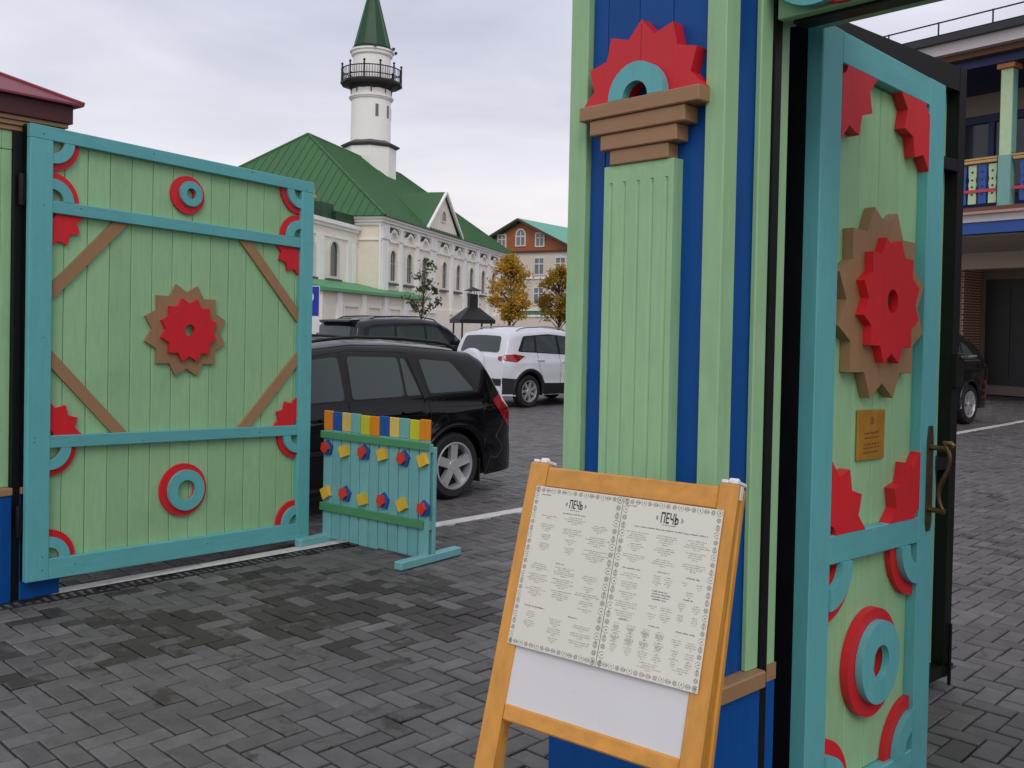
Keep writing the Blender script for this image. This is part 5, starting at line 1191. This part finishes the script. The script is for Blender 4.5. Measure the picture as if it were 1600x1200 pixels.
mb.add([(-.26, -.26, 2.84), (.26, -.26, 2.84), (.26, .26, 2.84), (-.26, .26, 2.84), (0, 0, 2.97)], [(0, 1, 4), (1, 2, 4), (2, 3, 4), (3, 0, 4), (0, 3, 2, 1)]); mb.build('chimney_cap', iron, ch)
mb = MB(); mb.box(-.5, .5, -.35, .35, .55, .95); mb.build('firebox', iron, bh)

# ------------------------------------------------------------------ restaurant at the right
rs = thing('restaurant', 'two storey restaurant with painted balcony, brick piers and a dark doorway', 'building', (11.0, 22.0, 0), head(142.5))  # its unseen right end is stretched to darken reflections in the cars
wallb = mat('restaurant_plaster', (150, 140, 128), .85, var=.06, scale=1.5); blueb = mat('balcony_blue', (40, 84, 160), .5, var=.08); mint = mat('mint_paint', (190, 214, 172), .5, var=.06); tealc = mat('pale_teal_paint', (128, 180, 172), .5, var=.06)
dkb = mat('dark_blue_frame', (22, 40, 92), .5, var=.1); brn = mat('brown_trim', (110, 72, 56), .6, var=.1); fas = mat('pale_fascia', (206, 200, 202), .5, var=.04); gut = mat('dark_gutter', (40, 46, 48), .5, var=.1); doorm = mat('dark_doors', (22, 20, 22), .5, var=.2)
step_m = mat('terracotta_step', (224, 124, 66), .6, var=.1); soff = mat('soffit_plaster', (206, 192, 176), .85, var=.05, scale=1)
RX0, RX1 = -5.5, 28.0; RB = 5.0                    # RB: how far the ground floor wall stands back
ZS = 4.64                                        # balcony floor
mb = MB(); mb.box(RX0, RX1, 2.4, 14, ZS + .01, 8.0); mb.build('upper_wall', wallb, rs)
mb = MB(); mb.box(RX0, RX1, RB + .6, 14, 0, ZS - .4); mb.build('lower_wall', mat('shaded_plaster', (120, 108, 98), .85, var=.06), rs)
mb = MB(); mb.box(RX0, RX1, 0.0, 14, ZS - .33, ZS - .22); mb.build('soffit', soff, rs)
for y0, z0, z1, m_, nm in ((-.10, ZS - .10, ZS, brn, 'balcony_edge'), (-.16, ZS - .16, ZS - .101, mat('pink_trim', (190, 150, 136), .6), 'balcony_edge'), (-.06, ZS - .335, ZS - .161, fas, 'balcony_fascia'), (-.02, ZS - .60, ZS - .336, blueb, 'balcony_beam')):
    mb = MB(); mb.box(RX0, RX1, y0, .25, z0, z1); mb.build(nm, m_, rs)
mb = MB(); mb.box(RX0, RX1, .26, 2.39, ZS - .2, ZS - .02); mb.build('balcony_floor', brn, rs)
mb = MB(); mb.box(RX0, RX1, .4, RB + .59, ZS - .62, ZS - .34); mb.build('porch_ceiling', soff, rs)
mb = MB(); mb.box(RX0, RX1, RB - .4, RB + .58, 3.55, ZS - .63); mb.build('porch_lintel', soff, rs)
# columns
for x in (-3.15, .16, 4.4, 8.2, 12.0, 15.8, 19.6, 23.4):
    mb = MB(); mb.box(x - .13, x + .13, -.02, .24, ZS + .001, 7.74, c=.01); co = mb.build('column', mint, rs)
    mb = MB(); mb.box(x - .14, x + .14, -.035, .25, ZS + .002, ZS + 1.15, c=.01); mb.build('column_base', tealc, co); mb = MB(); mb.box(x + .131, x + .15, -.01, .2, ZS + 1.2, 7.72); mb.build('edge_strip', tealc, co)
    mb = MB(); mb.box(x - .20, x + .20, -.09, .31, 7.741, 7.86, c=.01); mb.build('capital', mat('copper_capital', (190, 120, 74), .5), co)
# balustrade: fretted boards, alternately mint and blue
def fret(cx, w_, z0, z1):
    n = 14; left, right = [], []
    for i in range(n + 1):
        t = i / n; z = z0 + (z1 - z0) * t; d = 0.022 * (0.5 - 0.5 * math.cos(t * math.pi * 8)) if .15 < t < .85 else 0
        left.append((cx - w_ / 2 + d, z)); right.append((cx + w_ / 2 - d, z))
    return right + left[::-1]
x = RX0 + .2; i = 0; hole_m = dark_void
while x < RX1:
    if min(abs(x - q) for q in (-3.15, .16, 4.4, 8.2, 12.0, 15.8, 19.6, 23.4)) > .24:
        mb = MB(); mb.prism(fret(x, .185, ZS + .10, ZS + 1.0), .05, .075); bo = mb.build('baluster_board', mint if i % 2 == 0 else blueb, rs)
        if -1.5 < x < 3:
            for zz in (.32, .50, .66, .84):
                mb = MB(); s_ = .032; mb.prism([(x - s_, ZS + zz), (x, ZS + zz - s_), (x + s_, ZS + zz), (x, ZS + zz + s_)], .046, .0495); mb.build('cut_out', hole_m if i % 2 == 0 else dkb, bo)
    x += .235; i += 1
for x0, x1 in ((RX0, -3.33), (-2.97, -.02), (.34, 4.22), (4.58, 8.02), (8.38, 11.82), (12.18, 15.62), (15.98, 19.42), (19.78, 23.22), (23.58, RX1)):
    mb = MB(); mb.box(x0, x1, .0, .14, ZS + 1.03, ZS + 1.10, c=.008); mb.build('handrail', mat('honey_wood', (196, 158, 98), .5), rs)
    mb = MB(); mb.box(x0, x1, .02, .12, ZS + 1.12, ZS + 1.16); mb.build('handrail', mat('honey_wood', (196, 158, 98), .5), rs)
    mb = MB(); mb.box(x0, x1, .03, .048, ZS + .36, ZS + .43); mb.build('red_rail', mat('pinkish_red', (200, 60, 76), .5), rs)
# upper windows
for x in (-4.6, -1.3, 2.5, 6.3, 10.1, 13.9, 17.7, 21.5, 25.5):
    mb = MB(); mb.ring([(x - 1.3, ZS + .3), (x + 1.3, ZS + .3), (x + 1.3, 7.3), (x - 1.3, 7.3)], [(x - 1.1, ZS + .5), (x + 1.1, ZS + .5), (x + 1.1, 7.1), (x - 1.1, 7.1)], 2.28, 2.398); fo = mb.build('window', dkb, rs)
    for a, b in ((-1.1, -.08), (.08, 1.1)):
        mb = MB(); mb.box(x + a, x + b, 2.36, 2.395, ZS + .5, 7.1); mb.build('pane', mat('restaurant_glass', (52, 54, 66), .06), fo)
    mb = MB(); mb.box(x - .075, x + .075, 2.3, 2.39, ZS + .5, 7.1); mb.build('mullion', dkb, fo)
# eaves
for y0, z0, z1, m_, nm in ((-.15, 7.861, 8.06, dkb, 'eaves_beam'), (-.35, 8.061, 8.2, brn, 'eaves_moulding'), (-.55, 8.201, 8.46, fas, 'eaves_fascia'), (-.7, 8.461, 8.62, gut, 'gutter')):
    mb = MB(); mb.box(RX0 - .2, RX1, y0, 2.6, z0, z1); mb.build(nm, m_, rs)
mb = MB(); mb.add([(RX0 - .3, -.7, 8.63), (RX1, -.7, 8.63), (RX1, 8, 9.3), (RX0 - .3, 8, 9.3), (RX0 - .3, 14.2, 8.0), (RX1, 14.2, 8.0), (RX1, 2.6, 8.0), (RX0 - .3, 2.6, 8.0)], [(0, 1, 2, 3), (3, 2, 5, 4), (4, 5, 6, 7), (7, 6, 1, 0)]); mb.build('roof', gut, rs)
rl = MB(); y_ = -.35
for z in (8.74, 9.04): rl.tube([(RX0, y_, z), (RX1, y_, z)], .018, 6)
ro = rl.build('roof_railing', iron, rs)
for i in range(26):
    x = RX0 + .35 + i * 1.28; mb = MB(); mb.tube([(x, y_, 8.6), (x, y_, 9.06)], .02, 6); mb.build('railing_post', iron, ro)
# brick piers: bricks as courses of real blocks
brick_m = mat('brick', (128, 84, 66), .85, var=.25, scale=9, world=True); mort = mat('mortar', (200, 184, 168), .9)
def pier(x0, x1, y0, y1, z1):
    mb = MB(); mb.box(x0 + .008, x1 - .008, y0 + .008, y1 - .008, 0, z1); po_ = mb.build('brick_pier', mort, rs)
    bb = MB(); zc = .0; k = 0
    while zc < z1 - .06:
        for (a0, a1, fx) in ((x0, x1, True), (y0, y1, False)):
            a = a0 - (.13 if k % 2 else 0)
            while a < a1:
                p0, p1 = max(a + .009, a0), min(a + .251, a1)
                if p1 - p0 > .03:
                    if fx: bb.box(p0, p1, y0 + .003, y0 + .03, zc + .008, zc + .066)
                    else: bb.box(x1 - .03, x1 - .003, p0, p1, zc + .008, zc + .066)
                a += .26
        zc += .077; k += 1
    o = bb.build('bricks', brick_m, po_, fix=False); o['kind'] = 'stuff'
for x in (-3.6, 3.55, 7.4, 11.2, 15.0, 18.8, 22.6): pier(x, x + .55, RB - .45, RB + .59, 3.55 if x < 0 else 3.55)
pier(-.35, .38, RB - .42, RB + .58, 3.54)
for x0, x1 in ((-2.9, -.5), (.6, 3.3), (4.3, 7.2), (8.1, 11.0), (11.9, 14.8), (15.7, 18.6), (19.5, 22.4)):
    mb = MB(); mb.box(x0, x1, RB + .52, RB + .598, .30, 3.3); do = mb.build('door', doorm, rs)
    for k in range(3):
        a = x0 + .15 + k * (x1 - x0 - .1) / 3; mb = MB(); mb.box(a, a + (x1 - x0) / 3 - .25, RB + .50, RB + .519, .5, 3.0); mb.build('door_panel', doorm, do)
mb = MB(); mb.box(.39, RX1, RB - .3, RB + .5, .002, .29); mb.build('doorstep', step_m, rs); mb = MB(); mb.box(.385, RX1, RB - .34, RB + .5, .291, .33); mb.build('step_nosing', soff, rs)

# ------------------------------------------------------------------ trees
def leaf_mat(name, cols, rough=.6):
    m = bpy.data.materials.new(name); m.use_nodes = True; t = m.node_tree; b = t.nodes['Principled BSDF']; b.inputs['Roughness'].default_value = rough; b.inputs['Specular IOR Level'].default_value = .2
    at__ = nd(t, 'ShaderNodeAttribute', attribute_name='tone'); rp_ = nd(t, 'ShaderNodeValToRGB'); e = rp_.color_ramp.elements
    for i, c in enumerate(cols):
        el = e[i] if i < 2 else e.new(1)
        el.position = i / (len(cols) - 1); el.color = (*s2l(c), 1)
    t.links.new(at__.outputs['Fac'], rp_.inputs[0]); t.links.new(rp_.outputs[0], b.inputs['Base Color'])
    tr = nd(t, 'ShaderNodeBsdfTranslucent'); t.links.new(rp_.outputs[0], tr.inputs[0]); mxs = nd(t, 'ShaderNodeMixShader'); mxs.inputs[0].default_value = .3
    o = t.nodes['Material Output']; t.links.new(b.outputs[0], mxs.inputs[1]); t.links.new(tr.outputs[0], mxs.inputs[2]); t.links.new(mxs.outputs[0], o.inputs[0]); return m
bark = mat('bark', (84, 70, 60), .9, var=.25, scale=14, bump=.4)
def tree(label, loc, H_, rx, z0, mleaf, seed, nclump, nleaf, lsize, shape, trunk_r, name='tree'):
    rr = random.Random(seed); t = thing(name, label, 'tree', loc); mb = MB()
    pts = [(rr.uniform(-.03, .03) * i, rr.uniform(-.03, .03) * i, H_ * .86 * i / 6) for i in range(7)]; mb.tube(pts, [trunk_r * (1 - .13 * i) for i in range(7)], 8)
    tips = []
    for k in range(nclump):
        u = rr.random(); z = z0 + (H_ - z0) * u; r = rx * shape(u) * math.sqrt(rr.uniform(.12, 1)); a = rr.uniform(0, 6.283); c = Vector((r * math.cos(a), r * math.sin(a), z)); tips.append(c)
        zb = max(z0 * .7, z - .35 * r - rr.uniform(.2, .6)); b0 = Vector((0, 0, zb)); md = (b0 + c) / 2 + Vector((0, 0, .1 * r)); mb.tube([b0, md, c], [trunk_r * .35, trunk_r * .2, trunk_r * .08], 5, cap=False)
    mb.build('trunk', bark, t, smooth=True)
    V_, F_, T_ = [], [], []
    for c in tips:
        ct = rr.random(); cr_ = rx * rr.uniform(.14, .30)
        for _ in range(nleaf):
            d = Vector((rr.gauss(0, 1), rr.gauss(0, 1), rr.gauss(0, .8))) * cr_ * .6; p = c + d; s_ = lsize * rr.uniform(.6, 1.3)
            a = Vector((rr.gauss(0, 1), rr.gauss(0, 1), rr.gauss(0, 1))).normalized(); b = a.orthogonal().normalized(); b = (Matrix.Rotation(rr.uniform(0, 6.28), 3, a) @ b); c2 = a.cross(b)
            n0 = len(V_); V_ += [tuple(p - b * s_), tuple(p + c2 * s_ * .55), tuple(p + b * s_), tuple(p - c2 * s_ * .55)]; F_.append((n0, n0 + 1, n0 + 2, n0 + 3)); T_ += [max(0, min(1, ct * .6 + rr.random() * .4))] * 4
    me = bpy.data.meshes.new('crown'); me.from_pydata(V_, [], F_); me.materials.append(mleaf); q = me.attributes.new('tone', 'FLOAT', 'POINT'); q.data.foreach_set('value', T_); me.update()
    o = bpy.data.objects.new('crown', me); COL.objects.link(o); o.parent = t; return t
egg = lambda u: max(.12, math.sin(math.pi * (u * .86 + .12)) ** .7)
autumn = leaf_mat('autumn_leaves', [(124, 94, 34), (192, 146, 50), (220, 178, 70), (160, 140, 60), (206, 152, 54)]); yellowg = leaf_mat('yellow_green_leaves', [(96, 84, 24), (150, 120, 34), (186, 150, 54), (110, 110, 40)]); greenl = leaf_mat('sapling_leaves', [(40, 54, 26), (66, 84, 40), (92, 110, 60)])
tree('round orange autumn tree in front of the mosque corner', (-.16, 55.0, 0), 5.6, 1.2, 2.1, autumn, 4, 85, 80, .085, egg, .12)
tree('yellow green tree partly hidden by the gate pillar', (2.75, 57.0, 0), 5.2, 1.3, 2.1, yellowg, 8, 75, 60, .085, egg, .12)
tree('thin green sapling in front of the mosque facade', (-3.30, 35.0, 0), 4.3, .70, 2.15, greenl, 12, 20, 22, .075, lambda u: max(.25, 1.05 - u * .8) * (1 if u > .1 else .8), .055)
